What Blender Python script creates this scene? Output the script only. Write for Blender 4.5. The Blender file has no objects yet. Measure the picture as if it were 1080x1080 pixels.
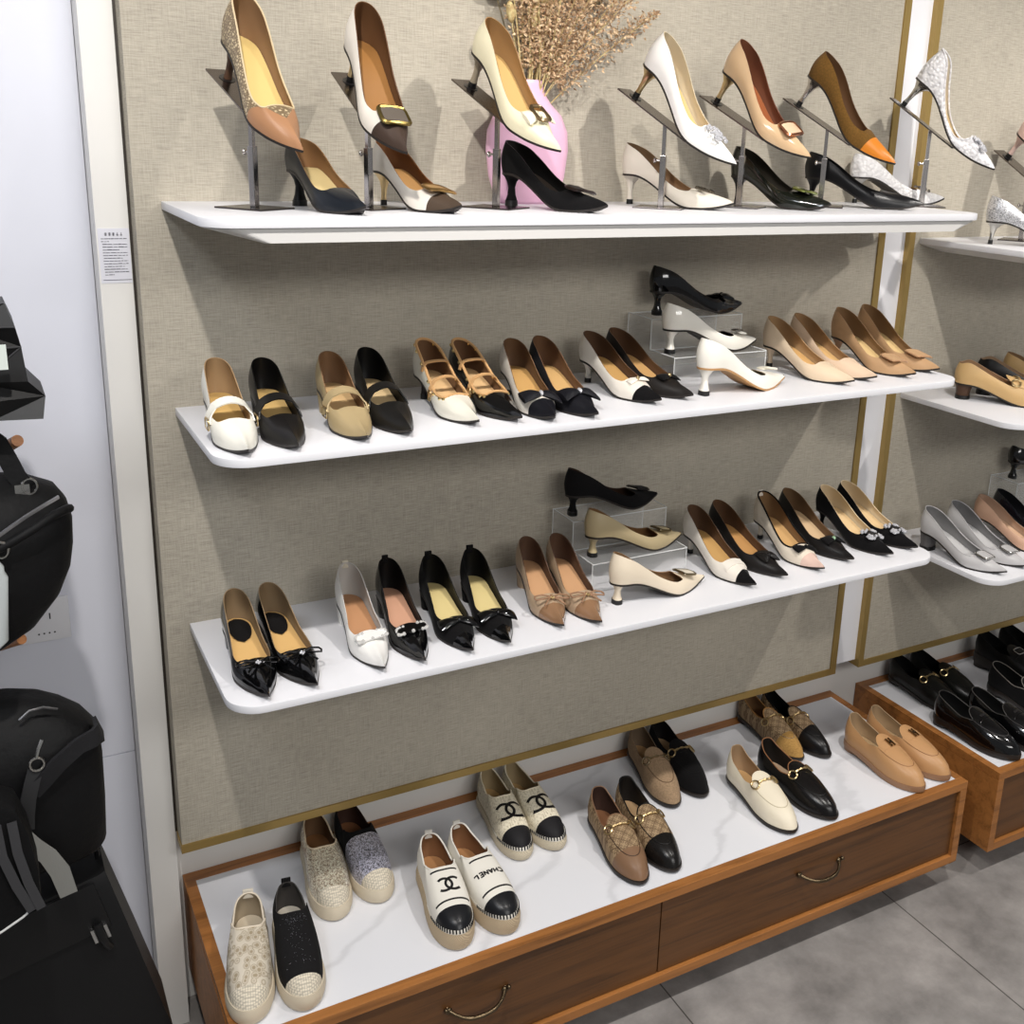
import bpy, bmesh, math, random
from mathutils import Vector, Matrix
from mathutils.bvhtree import BVHTree
random.seed(7)
C = bpy.context.scene.collection
PI = math.pi
R = math.radians

# ------------------------------------------------------------------ materials
def lin(c):
    return tuple((x/12.92 if x <= .04045 else ((x+.055)/1.055)**2.4) for x in (c if max(c) <= 1 else [v/255 for v in c]))
_mats = {}
class NT:
    def __init__(s, name):
        s.m = bpy.data.materials.new(name); s.m.use_nodes = True
        s.t = s.m.node_tree; s.b = s.t.nodes['Principled BSDF']
    def n(s, kind, **kw):
        nd = s.t.nodes.new('ShaderNode'+kind)
        for k, v in kw.items():
            if k.startswith('_'): setattr(nd, k[1:], v)
            else:
                key = int(k[1:]) if k[0] == 'i' and k[1:].isdigit() else k.replace('_', ' ')
                nd.inputs[key].default_value = v
        return nd
    def l(s, a, b): s.t.links.new(a, b)
    def coord(s, scale=(1, 1, 1), rot=(0, 0, 0), loc=(0, 0, 0)):
        tc = s.n('TexCoord'); mp = s.n('Mapping')
        mp.inputs['Scale'].default_value = scale; mp.inputs['Rotation'].default_value = rot; mp.inputs['Location'].default_value = loc
        s.l(tc.outputs['Object'], mp.inputs['Vector']); return mp.outputs['Vector']
    def ramp(s, fac, stops, interp='LINEAR'):
        r = s.n('ValToRGB'); r.color_ramp.interpolation = interp
        e = r.color_ramp.elements
        while len(e) < len(stops): e.new(.5)
        for k, (p, c) in enumerate(stops):
            e[k].position = p; e[k].color = (*c[:3], 1)
        s.l(fac, r.inputs[0]); return r.outputs[0]
    def math(s, op, a, b=None):
        m = s.n('Math', _operation=op)
        for i, v in enumerate((a, b)):
            if v is None: continue
            if isinstance(v, (int, float)): m.inputs[i].default_value = v
            else: s.l(v, m.inputs[i])
        return m.outputs[0]
    def bump(s, h, strength, dist=.001):
        b = s.n('Bump', Strength=strength, Distance=dist); s.l(h, b.inputs['Height']); s.l(b.outputs[0], s.b.inputs['Normal'])
    def p(s, **kw):
        for k, v in kw.items(): s.b.inputs[k.replace('_', ' ')].default_value = v
    def col(s, c): s.b.inputs['Base Color'].default_value = (*c, 1)

def mat(kind, *cs, **kw):
    key = (kind, cs, tuple(sorted(kw.items())))
    if key in _mats: return _mats[key]
    t = NT(kind); c = lin(cs[0]) if cs else None; c2 = lin(cs[1]) if len(cs) > 1 else None
    if kind == 'leather':
        t.col(c); t.p(Roughness=kw.get('r', .42), Specular_IOR_Level=.28)
        nz = t.n('TexNoise', Scale=900., Detail=2.); t.l(t.coord(), nz.inputs['Vector']); t.bump(nz.outputs[0], .12, .0006)
    elif kind == 'patent':
        t.col(c); t.p(Roughness=.12, Specular_IOR_Level=.35, Coat_Weight=.45, Coat_Roughness=.03)
        nz = t.n('TexNoise', Scale=45., Detail=1.); t.l(t.coord(), nz.inputs['Vector']); t.bump(nz.outputs[0], .1, .002)
    elif kind == 'suede':
        nz = t.n('TexNoise', Scale=260., Detail=5.); t.l(t.coord(), nz.inputs['Vector'])
        t.l(t.ramp(nz.outputs[0], [(.3, [v*.8 for v in c]), (.7, [v*1.15 for v in c])]), t.b.inputs['Base Color'])
        t.p(Roughness=.92, Specular_IOR_Level=.15, Sheen_Weight=.04); t.bump(nz.outputs[0], .25, .0006)
    elif kind == 'satin':
        t.col(c); t.p(Roughness=.6, Specular_IOR_Level=.25)
        w = t.n('TexWave', Scale=700., Distortion=.2); t.l(t.coord(), w.inputs['Vector']); t.bump(w.outputs[1], .2, .0004)
    elif kind == 'fabric':
        t.col(c); t.p(Roughness=.85, Specular_IOR_Level=.25)
        nz = t.n('TexNoise', Scale=500., Detail=3.); t.l(t.coord((1, 1, .25)), nz.inputs['Vector']); t.bump(nz.outputs[0], .3, .0008)
    elif kind == 'nylon':
        t.col(c); t.p(Roughness=.6, Specular_IOR_Level=.15)
        nz = t.n('TexNoise', Scale=18., Detail=4.); t.l(t.coord(), nz.inputs['Vector']); t.bump(nz.outputs[0], .4, .012)
    elif kind == 'glitter':
        vo = t.n('TexVoronoi', Scale=kw.get('s', 520.)); t.l(t.coord(), vo.inputs['Vector'])
        sep = t.n('SeparateColor'); t.l(vo.outputs['Color'], sep.inputs[0])
        t.l(t.ramp(sep.outputs[0], [(.0, c), (.55, c2), (1., [min(1, v*1.5) for v in c2])]), t.b.inputs['Base Color'])
        t.p(Metallic=.55, Roughness=.3)
        mx = t.n('NormalMap'); mx.inputs['Strength'].default_value = .0
        t.bump(sep.outputs[1], .9, .002)
    elif kind == 'snake':
        vo = t.n('TexVoronoi', Scale=210., _feature='DISTANCE_TO_EDGE'); t.l(t.coord((1, .7, 1)), vo.inputs['Vector'])
        nz = t.n('TexNoise', Scale=60., Detail=3.); t.l(t.coord(), nz.inputs['Vector'])
        m = t.math('MULTIPLY', vo.outputs[0], nz.outputs[0])
        t.l(t.ramp(m, [(.0, c2), (.06, c2), (.16, c)]), t.b.inputs['Base Color']); t.p(Roughness=.4); t.bump(vo.outputs[0], .3, .001)
    elif kind == 'monogram':
        v = t.coord((1, 1, 1), (0, 0, PI/4)); sx = t.n('SeparateXYZ'); t.l(v, sx.inputs[0])
        a = t.math('PINGPONG', sx.outputs[0], .009); b = t.math('PINGPONG', sx.outputs[1], .009)
        ln = t.math('MINIMUM', a, b); ml = t.math('LESS_THAN', ln, .0011)
        d = t.math('ADD', t.math('POWER', t.math('SUBTRACT', a, .0045), 2.), t.math('POWER', t.math('SUBTRACT', b, .0045), 2.))
        rg = t.math('MULTIPLY', t.math('LESS_THAN', d, 9e-6), t.math('GREATER_THAN', d, 3e-6))
        k = t.math('MAXIMUM', ml, rg)
        nz = t.n('TexNoise', Scale=600.); t.l(t.coord(), nz.inputs['Vector'])
        k = t.math('MULTIPLY', k, t.math('ADD', nz.outputs[0], .25))
        t.l(t.ramp(k, [(.0, c), (.8, c2)]), t.b.inputs['Base Color']); t.p(Roughness=.7); t.bump(nz.outputs[0], .2, .0006)
    elif kind == 'lace':
        vo = t.n('TexVoronoi', Scale=150., _feature='SMOOTH_F1'); t.l(t.coord(), vo.inputs['Vector'])
        t.l(t.ramp(vo.outputs[0], [(.1, c), (.5, c2)]), t.b.inputs['Base Color']); t.p(Roughness=.6); t.bump(vo.outputs[0], .9, .004)
    elif kind == 'leopard_lace':
        vo = t.n('TexVoronoi', Scale=75.); t.l(t.coord((1, 1.2, 1)), vo.inputs['Vector'])
        t.l(t.ramp(vo.outputs[0], [(.25, c2), (.42, c), (.5, c2), (.6, c)]), t.b.inputs['Base Color']); t.p(Roughness=.35, Metallic=.25); t.bump(vo.outputs[0], .4, .002)
    elif kind == 'crochet':
        vo = t.n('TexVoronoi', Scale=230.); vo.inputs['Randomness'].default_value = .15; t.l(t.coord(), vo.inputs['Vector'])
        t.l(t.ramp(vo.outputs[0], [(.3, c), (.62, [v*.6 for v in c])]), t.b.inputs['Base Color']); t.p(Roughness=.85); t.bump(vo.outputs[0], -.8, .002)
    elif kind == 'tweed':
        nz = t.n('TexNoise', Scale=170., Detail=4., Roughness=.7); t.l(t.coord((1, 1.6, 1)), nz.inputs['Vector'])
        t.l(t.ramp(nz.outputs[0], [(.36, c2), (.5, c), (.7, [min(1, v*1.05) for v in c])]), t.b.inputs['Base Color']); t.p(Roughness=.85); t.bump(nz.outputs[0], .5, .0015)
    elif kind == 'rope':
        w = t.n('TexWave', Scale=130., Distortion=1.5, _bands_direction='DIAGONAL'); t.l(t.coord(), w.inputs['Vector'])
        t.l(t.ramp(w.outputs[1], [(.1, [v*.78 for v in c]), (.7, c)]), t.b.inputs['Base Color']); t.p(Roughness=.9); t.bump(w.outputs[1], .5, .0012)
    elif kind == 'metal':
        t.col(c); t.p(Metallic=1., Roughness=kw.get('r', .25))
    elif kind == 'crystal':
        t.col(c); t.p(Metallic=.35, Roughness=.08, Specular_IOR_Level=1., Coat_Weight=1.)
    elif kind == 'plain':
        t.col(c); t.p(Roughness=kw.get('r', .5), Specular_IOR_Level=kw.get('s', .5))
    elif kind == 'acrylic':
        t.col((.9, .92, .92)); t.p(Roughness=.12, Alpha=kw.get('a', .08))
    elif kind == 'wood':
        nz = t.n('TexNoise', Scale=4., Detail=6., Roughness=.62, Distortion=.6); t.l(t.coord(kw.get('sc', (.7, 9, 9))), nz.inputs['Vector'])
        n2 = t.n('TexNoise', Scale=60., Detail=3.); t.l(t.coord((.05, 3, 3)), n2.inputs['Vector'])
        k = t.math('ADD', t.math('MULTIPLY', nz.outputs[0], .75), t.math('MULTIPLY', n2.outputs[0], .25))
        t.l(t.ramp(k, [(.3, c2), (.5, c), (.72, [v*1.3 for v in c])]), t.b.inputs['Base Color']); t.p(Roughness=.42); t.bump(k, .08, .001)
    elif kind == 'marble':
        co = t.coord((1, 1.8, 1), (0, 0, .5))
        n0 = t.n('TexNoise', Scale=2.2, Detail=5.); t.l(co, n0.inputs['Vector'])
        mix = t.n('MixRGB', Fac=.55, _blend_type='ADD'); t.l(co, mix.inputs[1]); t.l(n0.outputs['Color'], mix.inputs[2])
        w = t.n('TexWave', Scale=1.1, Distortion=3.5, Detail=3.); t.l(mix.outputs[0], w.inputs['Vector'])
        t.l(t.ramp(w.outputs[1], [(.0, [v*.86 for v in c]), (.03, [v*.96 for v in c]), (.08, c)]), t.b.inputs['Base Color']); t.p(Roughness=.28)
    elif kind == 'linen':
        a = t.n('TexNoise', Scale=30., Detail=4., Roughness=.7); t.l(t.coord((1, 1, 22)), a.inputs['Vector'])
        b = t.n('TexNoise', Scale=30., Detail=3., Roughness=.7); t.l(t.coord((18, 1, .8)), b.inputs['Vector'])
        d = t.n('TexNoise', Scale=2.5, Detail=3.); t.l(t.coord(), d.inputs['Vector'])
        k = t.math('ADD', t.math('ADD', t.math('MULTIPLY', a.outputs[0], .55), t.math('MULTIPLY', b.outputs[0], .27)), t.math('MULTIPLY', d.outputs[0], .18))
        t.l(t.ramp(k, [(.35, [v*.62 for v in c]), (.5, c), (.64, [v*1.28 for v in c])]), t.b.inputs['Base Color']); t.p(Roughness=.8, Specular_IOR_Level=.2); t.bump(k, .25, .002)
    elif kind == 'paint':
        nz = t.n('TexNoise', Scale=3., Detail=4.); t.l(t.coord(), nz.inputs['Vector'])
        t.l(t.ramp(nz.outputs[0], [(.3, [v*.94 for v in c]), (.7, c)]), t.b.inputs['Base Color']); t.p(Roughness=.5)
    elif kind == 'tiles':
        co = t.coord((1, 1, 1), (0, 0, 0), (-.915, .28, 0))
        br = t.n('TexBrick', _offset=0., Scale=1., Mortar_Size=.0018, Brick_Width=.69, Row_Height=.69, Mortar_Smooth=.1)
        br.inputs['Color1'].default_value = (1, 1, 1, 1); br.inputs['Color2'].default_value = (.93, .93, .93, 1); br.inputs['Mortar'].default_value = (.25, .24, .23, 1)
        t.l(co, br.inputs['Vector'])
        n1 = t.n('TexNoise', Scale=5., Detail=8., Roughness=.65); t.l(t.coord(), n1.inputs['Vector'])
        rp = t.ramp(n1.outputs[0], [(.3, [v*.55 for v in c]), (.52, c), (.72, [v*1.45 for v in c])])
        mx = t.n('MixRGB', Fac=1., _blend_type='MULTIPLY'); t.l(rp, mx.inputs[1]); t.l(br.outputs[0], mx.inputs[2])
        t.l(mx.outputs[0], t.b.inputs['Base Color']); t.p(Roughness=.5)
    elif kind == 'brass':
        t.col(c); t.p(Metallic=.6, Roughness=.45)
    elif kind == 'glaze':
        t.col(c); t.p(Roughness=.3, Subsurface_Weight=0)
    elif kind == 'grass':
        nz = t.n('TexNoise', Scale=150.); t.l(t.coord(), nz.inputs['Vector'])
        t.l(t.ramp(nz.outputs[0], [(.35, c2), (.65, c)]), t.b.inputs['Base Color']); t.p(Roughness=.85)
    t.m.name = kind
    _mats[key] = t.m
    return t.m

# ------------------------------------------------------------------ mesh builder
def frames(pts, closed=False):
    n = len(pts); out = []; up = None
    for i, p in enumerate(pts):
        a = pts[(i-1) % n] if (closed or i > 0) else pts[i]
        b = pts[(i+1) % n] if (closed or i < n-1) else pts[i]
        t = (b-a).normalized()
        if up is None:
            up = Vector((0, 0, 1)) if abs(t.z) < .9 else Vector((1, 0, 0))
        u = (up - t*up.dot(t))
        u = u.normalized() if u.length > 1e-6 else t.orthogonal().normalized()
        up = u; out.append((t, u, t.cross(u)))
    return out
class M:
    def __init__(s): s.v = []; s.f = []
    def add(s, vs, fs, X=None):
        o = len(s.v); s.v += [X @ Vector(p) if X else Vector(p) for p in vs]; s.f += [[i+o for i in f] for f in fs]; return s
    def box(s, x0, x1, y0, y1, z0, z1, X=None):
        return s.add([(x, y, z) for x in (x0, x1) for y in (y0, y1) for z in (z0, z1)],
                     [(0, 1, 3, 2), (4, 6, 7, 5), (0, 4, 5, 1), (2, 3, 7, 6), (0, 2, 6, 4), (1, 5, 7, 3)], X)
    def rings(s, rs, close=True, cap0=True, cap1=True, loop=False, X=None):
        n = len(rs[0]); vs = [p for r in rs for p in r]; fs = []
        m = len(rs)
        for i in range(m if loop else m-1):
            for j in range(n if close else n-1):
                k = (j+1) % n; i2 = (i+1) % m
                fs.append((i*n+j, i*n+k, i2*n+k, i2*n+j))
        if cap0 and not loop: fs.append(tuple(range(n))[::-1])
        if cap1 and not loop: fs.append(tuple((m-1)*n+j for j in range(n)))
        return s.add(vs, fs, X)
    def tube(s, pts, r, seg=7, closed=False, X=None):
        pts = [Vector(p) for p in pts]; fr = frames(pts, closed); rs = []
        for i, (p, (t, u, w)) in enumerate(zip(pts, fr)):
            rr = r[i] if isinstance(r, (list, tuple)) else r
            rs.append([p + u*rr*math.cos(2*PI*k/seg) + w*rr*math.sin(2*PI*k/seg) for k in range(seg)])
        return s.rings(rs, loop=closed, X=X)
    def strip(s, pts, wd, w, th, closed=False, X=None):   # flat band: wd = width direction (one or per point)
        pts = [Vector(p) for p in pts]; fr = frames(pts, closed); rs = []
        for i, (p, (t, u, v)) in enumerate(zip(pts, fr)):
            d = Vector(wd[i] if isinstance(wd, list) else wd); d = (d - t*d.dot(t)).normalized(); n = t.cross(d)
            ww = w[i] if isinstance(w, (list, tuple)) else w
            rs.append([p+d*ww/2+n*th/2, p-d*ww/2+n*th/2, p-d*ww/2-n*th/2, p+d*ww/2-n*th/2])
        return s.rings(rs, loop=closed, X=X)
    def ball(s, c, r, nu=8, nv=5, sc=(1, 1, 1), X=None):
        c = Vector(c); rs = []
        for i in range(1, nv):
            a = PI*i/nv
            rs.append([c + Vector((sc[0]*r*math.sin(a)*math.cos(2*PI*k/nu), sc[1]*r*math.sin(a)*math.sin(2*PI*k/nu), -sc[2]*r*math.cos(a))) for k in range(nu)])
        n = len(s.v); s.rings(rs, cap0=False, cap1=False, X=X)
        a = len(s.v); s.add([c-Vector((0, 0, r*sc[2])), c+Vector((0, 0, r*sc[2]))], [], X)
        for k in range(nu):
            s.f.append([a, n+(k+1) % nu, n+k]); s.f.append([a+1, n+(nv-2)*nu+k, n+(nv-2)*nu+(k+1) % nu])
        return s
    def lathe(s, prof, seg=32, X=None, caps=(True, True)):
        return s.rings([[(r*math.cos(2*PI*k/seg), r*math.sin(2*PI*k/seg), z) for k in range(seg)] for r, z in prof], X=X, cap0=caps[0], cap1=caps[1])
    def prism(s, poly, z0, z1, X=None):
        return s.rings([[(x, y, z0) for x, y in poly], [(x, y, z1) for x, y in poly]], X=X)
    def bm(s):
        b = bmesh.new(); vs = [b.verts.new(p) for p in s.v]
        for f in s.f:
            try: b.faces.new([vs[i] for i in f])
            except ValueError: pass
        return b
    @staticmethod
    def frombm(b):
        m = M(); b.verts.index_update(); m.v = [v.co.copy() for v in b.verts]; m.f = [[v.index for v in f.verts] for f in b.faces]; return m
    def cut(s, co, no):      # returns (side the normal points to, other side)
        out = []
        for k in (0, 1):
            b = s.bm()
            bmesh.ops.bisect_plane(b, geom=b.verts[:]+b.edges[:]+b.faces[:], dist=1e-6, plane_co=co, plane_no=no, clear_outer=(k == 1), clear_inner=(k == 0))
            out.append(M.frombm(b)); b.free()
        return out
    def obj(s, name, material, parent=None, label=None, smooth=50, bevel=0, recalc=True):
        me = bpy.data.meshes.new(name)
        b = s.bm()
        bmesh.ops.remove_doubles(b, verts=b.verts[:], dist=1e-6)
        if recalc: bmesh.ops.recalc_face_normals(b, faces=b.faces[:])
        if bevel:
            es = [e for e in b.edges if len(e.link_faces) == 2 and e.calc_face_angle(0) > R(40)]
            bmesh.ops.bevel(b, geom=es, offset=bevel, segments=2, affect='EDGES', profile=.6)
        b.to_mesh(me); b.free()
        if smooth:
            me.polygons.foreach_set('use_smooth', [True]*len(me.polygons)); me.set_sharp_from_angle(angle=R(smooth))
        me.materials.append(material)
        o = bpy.data.objects.new(name, me); C.objects.link(o)
        if parent is not None: o.parent = parent
        if label: o['label'] = label
        return o
def thing(name, label, cat, loc=(0, 0, 0), rot=(0, 0, 0), group=None):
    o = bpy.data.objects.new(name, None); C.objects.link(o); o.empty_display_size = .05
    o.location = loc; o.rotation_euler = rot; o['label'] = label; o['category'] = cat
    if group: o['group'] = group
    return o
def tag(o, label, cat, group=None):
    o['label'] = label; o['category'] = cat
    if group: o['group'] = group
    return o
def struct(o): o['kind'] = 'structure'; return o

# ------------------------------------------------------------------ colours and stock materials
BLACK = (11, 10, 10); WHITE = (228, 226, 220); TAN = (196, 150, 92); TANDK = (112, 80, 52); GOLDIN = (214, 176, 112)
GOLD = lambda: mat('metal', (206, 182, 136), r=.28)
SILVER = lambda: mat('metal', (200, 198, 192), r=.2)
CHROME = lambda: mat('metal', (196, 190, 186), r=.2)
CRYST = lambda: mat('crystal', (215, 215, 220))

# ------------------------------------------------------------------ shoes
def cr(p0, p1, p2, p3, t):
    return [.5*((2*b)+(-a+c)*t+(2*a-5*b+4*c-d)*t*t+(-a+3*b-3*c+d)*t**3) for a, b, c, d in zip(p0, p1, p2, p3)]
def half(rows, nseg=5):
    m = lambda r: (r[0], -r[1], r[2], -r[3], *r[4:])
    g0 = m(rows[1])
    if rows[1][1] < .03: g0 = (2*rows[0][0]-rows[1][0], 2*rows[0][1]-rows[1][1], *g0[2:])      # pointed toe: straight sides meet at the tip
    ex = [g0]+list(rows)+[m(rows[-2])]
    out = []
    for i in range(1, len(ex)-2):
        for k in range(nseg): out.append(cr(ex[i-1], ex[i], ex[i+1], ex[i+2], k/nseg))
    out.append(list(rows[-1])); out[0][1] = out[0][3] = out[-1][1] = out[-1][3] = 0
    return out
# outline x, outline y, rim x, rim y, rim height above footbed, curve exponents, outward bulge (all in shoe lengths)
def PT(c, th=.64, tz=.135):
    return [(1.0, 0, th, 0, tz, 1.12, .80, 0), (.975, .012, th+.002, .03, tz, 1.12, .80, 0), (.93, .030, th+.008, .066, tz-.003, 1.2, .8, 0),
            (.85, .070, th+.010, .106, tz-.012, 1.5, .82, .003), (.74, .121, th-.025, .124, tz-.022, 1.9, .9, .006), (.60, .157, th-.10, .137, tz-.03, 2, 1, .006),
            (.42, .132, .40, .122, .100+.25*(c-.2), 2, 1, .008), (.26, .117, .26, .112, .130+.45*(c-.2), 2, 1, .01), (.12, .112, .130, .098, .168+.8*(c-.2), 2, 1, .013),
            (.04, .078, .055, .064, c-.010, 2, 1, .015), (0, 0, .022, 0, c, 2, 1, .016)]
def RD(c, th=.50, tz=.205):
    return [(1.0, 0, th, 0, tz, 1.3, .62, 0), (.985, .052, th, .03, tz, 1.3, .62, 0), (.94, .102, th, .066, tz-.002, 1.35, .64, 0),
            (.86, .142, th-.014, .097, tz-.008, 1.5, .7, .003), (.74, .167, th-.052, .118, tz-.016, 1.7, .8, .005), (.58, .163, th-.085, .128, tz-.018, 2, .9, .007),
            (.42, .142, .33, .122, .182, 2, 1, .01), (.26, .13, .23, .112, .198, 2, 1, .01), (.12, .122, .122, .098, .215, 2, 1, .012),
            (.035, .082, .046, .062, c-.008, 2, 1, .014), (0, 0, .022, 0, c, 2, 1, .014)]
def LF(c, th=.40, tz=.23):
    return [(1.0, 0, th, 0, tz, 1.3, .62, 0), (.985, .044, th+.003, .034, tz-.003, 1.3, .62, 0), (.945, .086, th+.018, .070, tz-.012, 1.35, .64, 0),
            (.87, .126, th+.055, .102, tz-.026, 1.5, .7, .003), (.77, .157, th+.10, .122, tz-.05, 1.7, .8, .005), (.62, .163, th+.05, .130, tz-.064, 2, .9, .007),
            (.44, .142, .36, .122, .162, 2, 1, .01), (.27, .128, .24, .112, .182, 2, 1, .012), (.12, .12, .122, .098, .218, 2, 1, .013),
            (.035, .08, .046, .062, c-.008, 2, 1, .014), (0, 0, .022, 0, c, 2, 1, .014)]

class Shoe:
    NV = 10
    def __init__(s, name, label, rows, L=.25, W=.9, H=.05, ts=.004, spring=.006, bend=0., loc=(0, 0, 0), rot=(0, 0, 0), group=None, seat=.13, ball=.69):
        s.L, s.H, s.ts, s.spring, s.bend, s.seat, s.ballx = L, H, ts, spring, bend, seat, ball
        s.root = thing(name, label, 'shoe', loc, rot, group)
        h = half(rows); K = len(h)-1; s.K = K
        full = [(a, b) for a, b in zip(h, [1]*len(h))] + [(h[i], -1) for i in range(K-1, 0, -1)]
        s.N = len(full); s.O = []; s.T = []; s.ab = []
        for r, sg in full:
            s.O.append(Vector((r[0]*L, sg*r[1]*L*W+s.by(r[0]), s.zs(r[0]))))
            s.T.append(Vector((r[2]*L, sg*r[3]*L*W+s.by(r[2]), s.zs(r[2])+r[4]*L)))
            s.ab.append((max(r[5], .5), max(r[6], .3), max(r[7], 0)*L))
        s.on = []
        for i in range(s.N):
            t = s.O[(i+1) % s.N]-s.O[(i-1) % s.N]; n = Vector((t.y, -t.x, 0))
            if n.length < 1e-9: n = Vector((1, 0, 0))
            n.normalize()
            c = s.O[i]-Vector((L*min(max(s.O[i].x/L, .2), .8), s.by(s.O[i].x/L), 0))
            if n.dot(c) < 0: n = -n
            s.on.append(n)
        s.G = []
        for i in range(s.N):
            a, b, bl = s.ab[i]; row = []
            for k in range(s.NV+1):
                v = k/s.NV; A = v**a; B = v**b; d = s.T[i]-s.O[i]
                row.append(s.O[i]+Vector((d.x*A, d.y*A, d.z*B))+s.on[i]*bl*math.sin(PI*v))
            s.G.append(row)
        s.nr = []
        for i in range(s.N):
            row = []
            for k in range(s.NV+1):
                du = s.G[(i+1) % s.N][k]-s.G[(i-1) % s.N][k]; dv = s.G[i][min(k+1, s.NV)]-s.G[i][max(k-1, 0)]
                n = du.cross(dv)
                n = n.normalized() if n.length > 1e-12 else s.on[i].copy()
                if n.dot(s.on[i]+Vector((0, 0, .8))) < 0: n = -n
                row.append(n)
            s.G[i] = s.G[i]; s.nr.append(row)
        s.outer = M(); n = s.NV+1
        s.outer.add([p for r in s.G for p in r], [(i*n+k, ((i+1) % s.N)*n+k, ((i+1) % s.N)*n+k+1, i*n+k+1) for i in range(s.N) for k in range(s.NV)])
        s.bvh = BVHTree.FromPolygons([tuple(p) for p in s.outer.v], s.outer.f)
    def by(s, x): return s.bend*s.L*x*x
    def zs(s, x):
        t = min(max((s.ballx-x)/(s.ballx-s.seat), 0), 1); z = s.ts+(s.H-s.ts)*t*t*(3-2*t) if s.H > s.ts else s.ts
        if x > .74: z += s.spring*((x-.74)/.26)**2
        return z
    def hit(s, x, y):
        r = s.bvh.ray_cast(Vector((x, y, .5)), Vector((0, 0, -1)))
        if r[0] is None:
            q = s.bvh.find_nearest(Vector((x, y, s.zs(x/s.L)+.02))); n = q[1]
            if n.z < 0: n = -n
            return q[0], n
        return r[0], (r[1] if r[1].z > 0 else -r[1])
    def fr(s, xn, y=0., lift=0.):
        p, n = s.hit(xn*s.L, s.by(xn)+y)
        lat = Vector((0, 1, 0)); lat = (lat-n*lat.dot(n)).normalized(); t = lat.cross(n)
        m = Matrix((t, lat, n)).transposed().to_4x4(); m.translation = p+n*lift; return m
    # --- main parts
    def build(s, upper, lining, insole, outsole, cuts=(), rim=None, rimr=0., labels={}):
        n = s.NV+1; ins = .0016
        if rimr: M().tube([p for p in s.T], rimr, 6, closed=True).obj('piping', rim or upper, s.root)
        pieces = [('upper', s.outer, upper)]
        for nm, co, no, m in cuts:
            base = pieces.pop(0); a = M(); b = base[1]
            for n1 in (no if isinstance(no, list) else [no]):
                a1, b = b.cut(Vector(co)*s.L, Vector(n1)); a.add(a1.v, a1.f)
            pieces = [('upper', b, base[2])]+pieces+[(nm, a, m)]
        for nm, mm, m in pieces:
            if mm.f: mm.obj(nm, m, s.root, labels.get(nm), recalc=False)
        inner = [[s.G[i][k]-s.nr[i][k]*ins-(Vector((0, 0, .0004)) if k < s.NV else Vector()) for k in range(n)] for i in range(s.N)]
        lm = M(); lm.add([p for r in inner for p in r], [(i*n+k, i*n+k+1, ((i+1) % s.N)*n+k+1, ((i+1) % s.N)*n+k) for i in range(s.N) for k in range(s.NV)])
        o = len(lm.v); lm.add(s.T, [])
        for i in range(s.N):
            j = (i+1) % s.N; lm.f.append([i*n+s.NV, o+i, o+j, j*n+s.NV])
        lm.obj('lining', lining, s.root)
        K = s.K; fp = M(); vs = []
        for i in range(K+1):
            for j in (i, (s.N-i) % s.N):
                q = s.O[j]-s.on[j]*.0022; vs.append((q.x, q.y, s.zs(q.x/s.L)+.0035))
        fp.add(vs, [(2*i, 2*i+1, 2*i+3, 2*i+2) for i in range(K)]); fp.obj('insole', insole, s.root, recalc=True)
    def sole(s, m, expand=.0006, bulge=0., name='outsole', ts=None, flat=False, base=0., label=None):
        ts = ts or s.ts; rs = []
        for e, f in ((expand, 0.), (expand+bulge, .3), (expand+bulge, .7), (expand, 1.)):
            rs.append([s.O[i]+s.on[i]*e-Vector((0, 0, base+ts*f)) for i in range(s.N)])
        mm = M(); mm.rings(rs, cap0=False, cap1=False)
        K = s.K; n = s.N
        for q, fl in ((0, 0), (3, 1)):
            for i in range(K):
                a, b, c, d = q*n+i, q*n+(n-i) % n, q*n+(n-i-1) % n, q*n+i+1
                mm.f.append([a, b, c, d])
        return mm.obj(name, m, s.root, label)
    def heel(s, style, m, tip=None, label=None):
        L = s.L; top = s.H-s.ts+.001
        P = {'kitten': [(1, .100, .092, .096), (.88, .084, .060, .066), (.70, .074, .034, .038), (.45, .070, .022, .024), (.18, .069, .021, .023), (0, .069, .025, .027)],
             'flare': [(1, .102, .094, .098), (.9, .086, .060, .068), (.72, .076, .036, .042), (.5, .074, .025, .030), (.22, .074, .030, .036), (0, .074, .042, .050)],
             'slim': [(1, .103, .095, .098), (.87, .086, .06, .066), (.68, .074, .033, .036), (.4, .068, .021, .022), (.15, .064, .018, .019), (0, .062, .02, .021)],
             'block': [(1, .105, .1, .102), (.8, .103, .088, .098), (.4, .1, .078, .09), (0, .098, .072, .085)],
             'wedge': [(1, .115, .112, .104), (.5, .113, .11, .102), (0, .112, .108, .1)]}[style]
        rs = []
        for f, xc, hl, hw in P:
            ring = []
            for k in range(20):
                a = 2*PI*k/20; ca, sa = math.cos(a), math.sin(a); e = .8
                x = xc*L+hl*L*math.copysign(abs(ca)**e, ca); y = hw*L*.92*math.copysign(abs(sa)**e, sa)
                if ca > 0 and style != 'slim': x = xc*L+hl*L*ca*.85
                zt = (s.zs(x/L)-s.ts+.0015) if f == 1 else top
                ring.append((x, y, (.0095 if tip else 0)+(zt-(.0095 if tip else 0))*f))
            rs.append(ring)
        M().rings(rs).obj('heel', m, s.root, label)
        if tip:
            r0 = rs[-1]; cx = sum(q[0] for q in r0)/len(r0); M().rings([[(cx+(x-cx)*1.12, y*1.12, 0) for x, y, z in r0], [(cx+(x-cx)*1.08, y*1.08, .0097) for x, y, z in r0]]).obj('heel_tip', tip, s.root)
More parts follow.
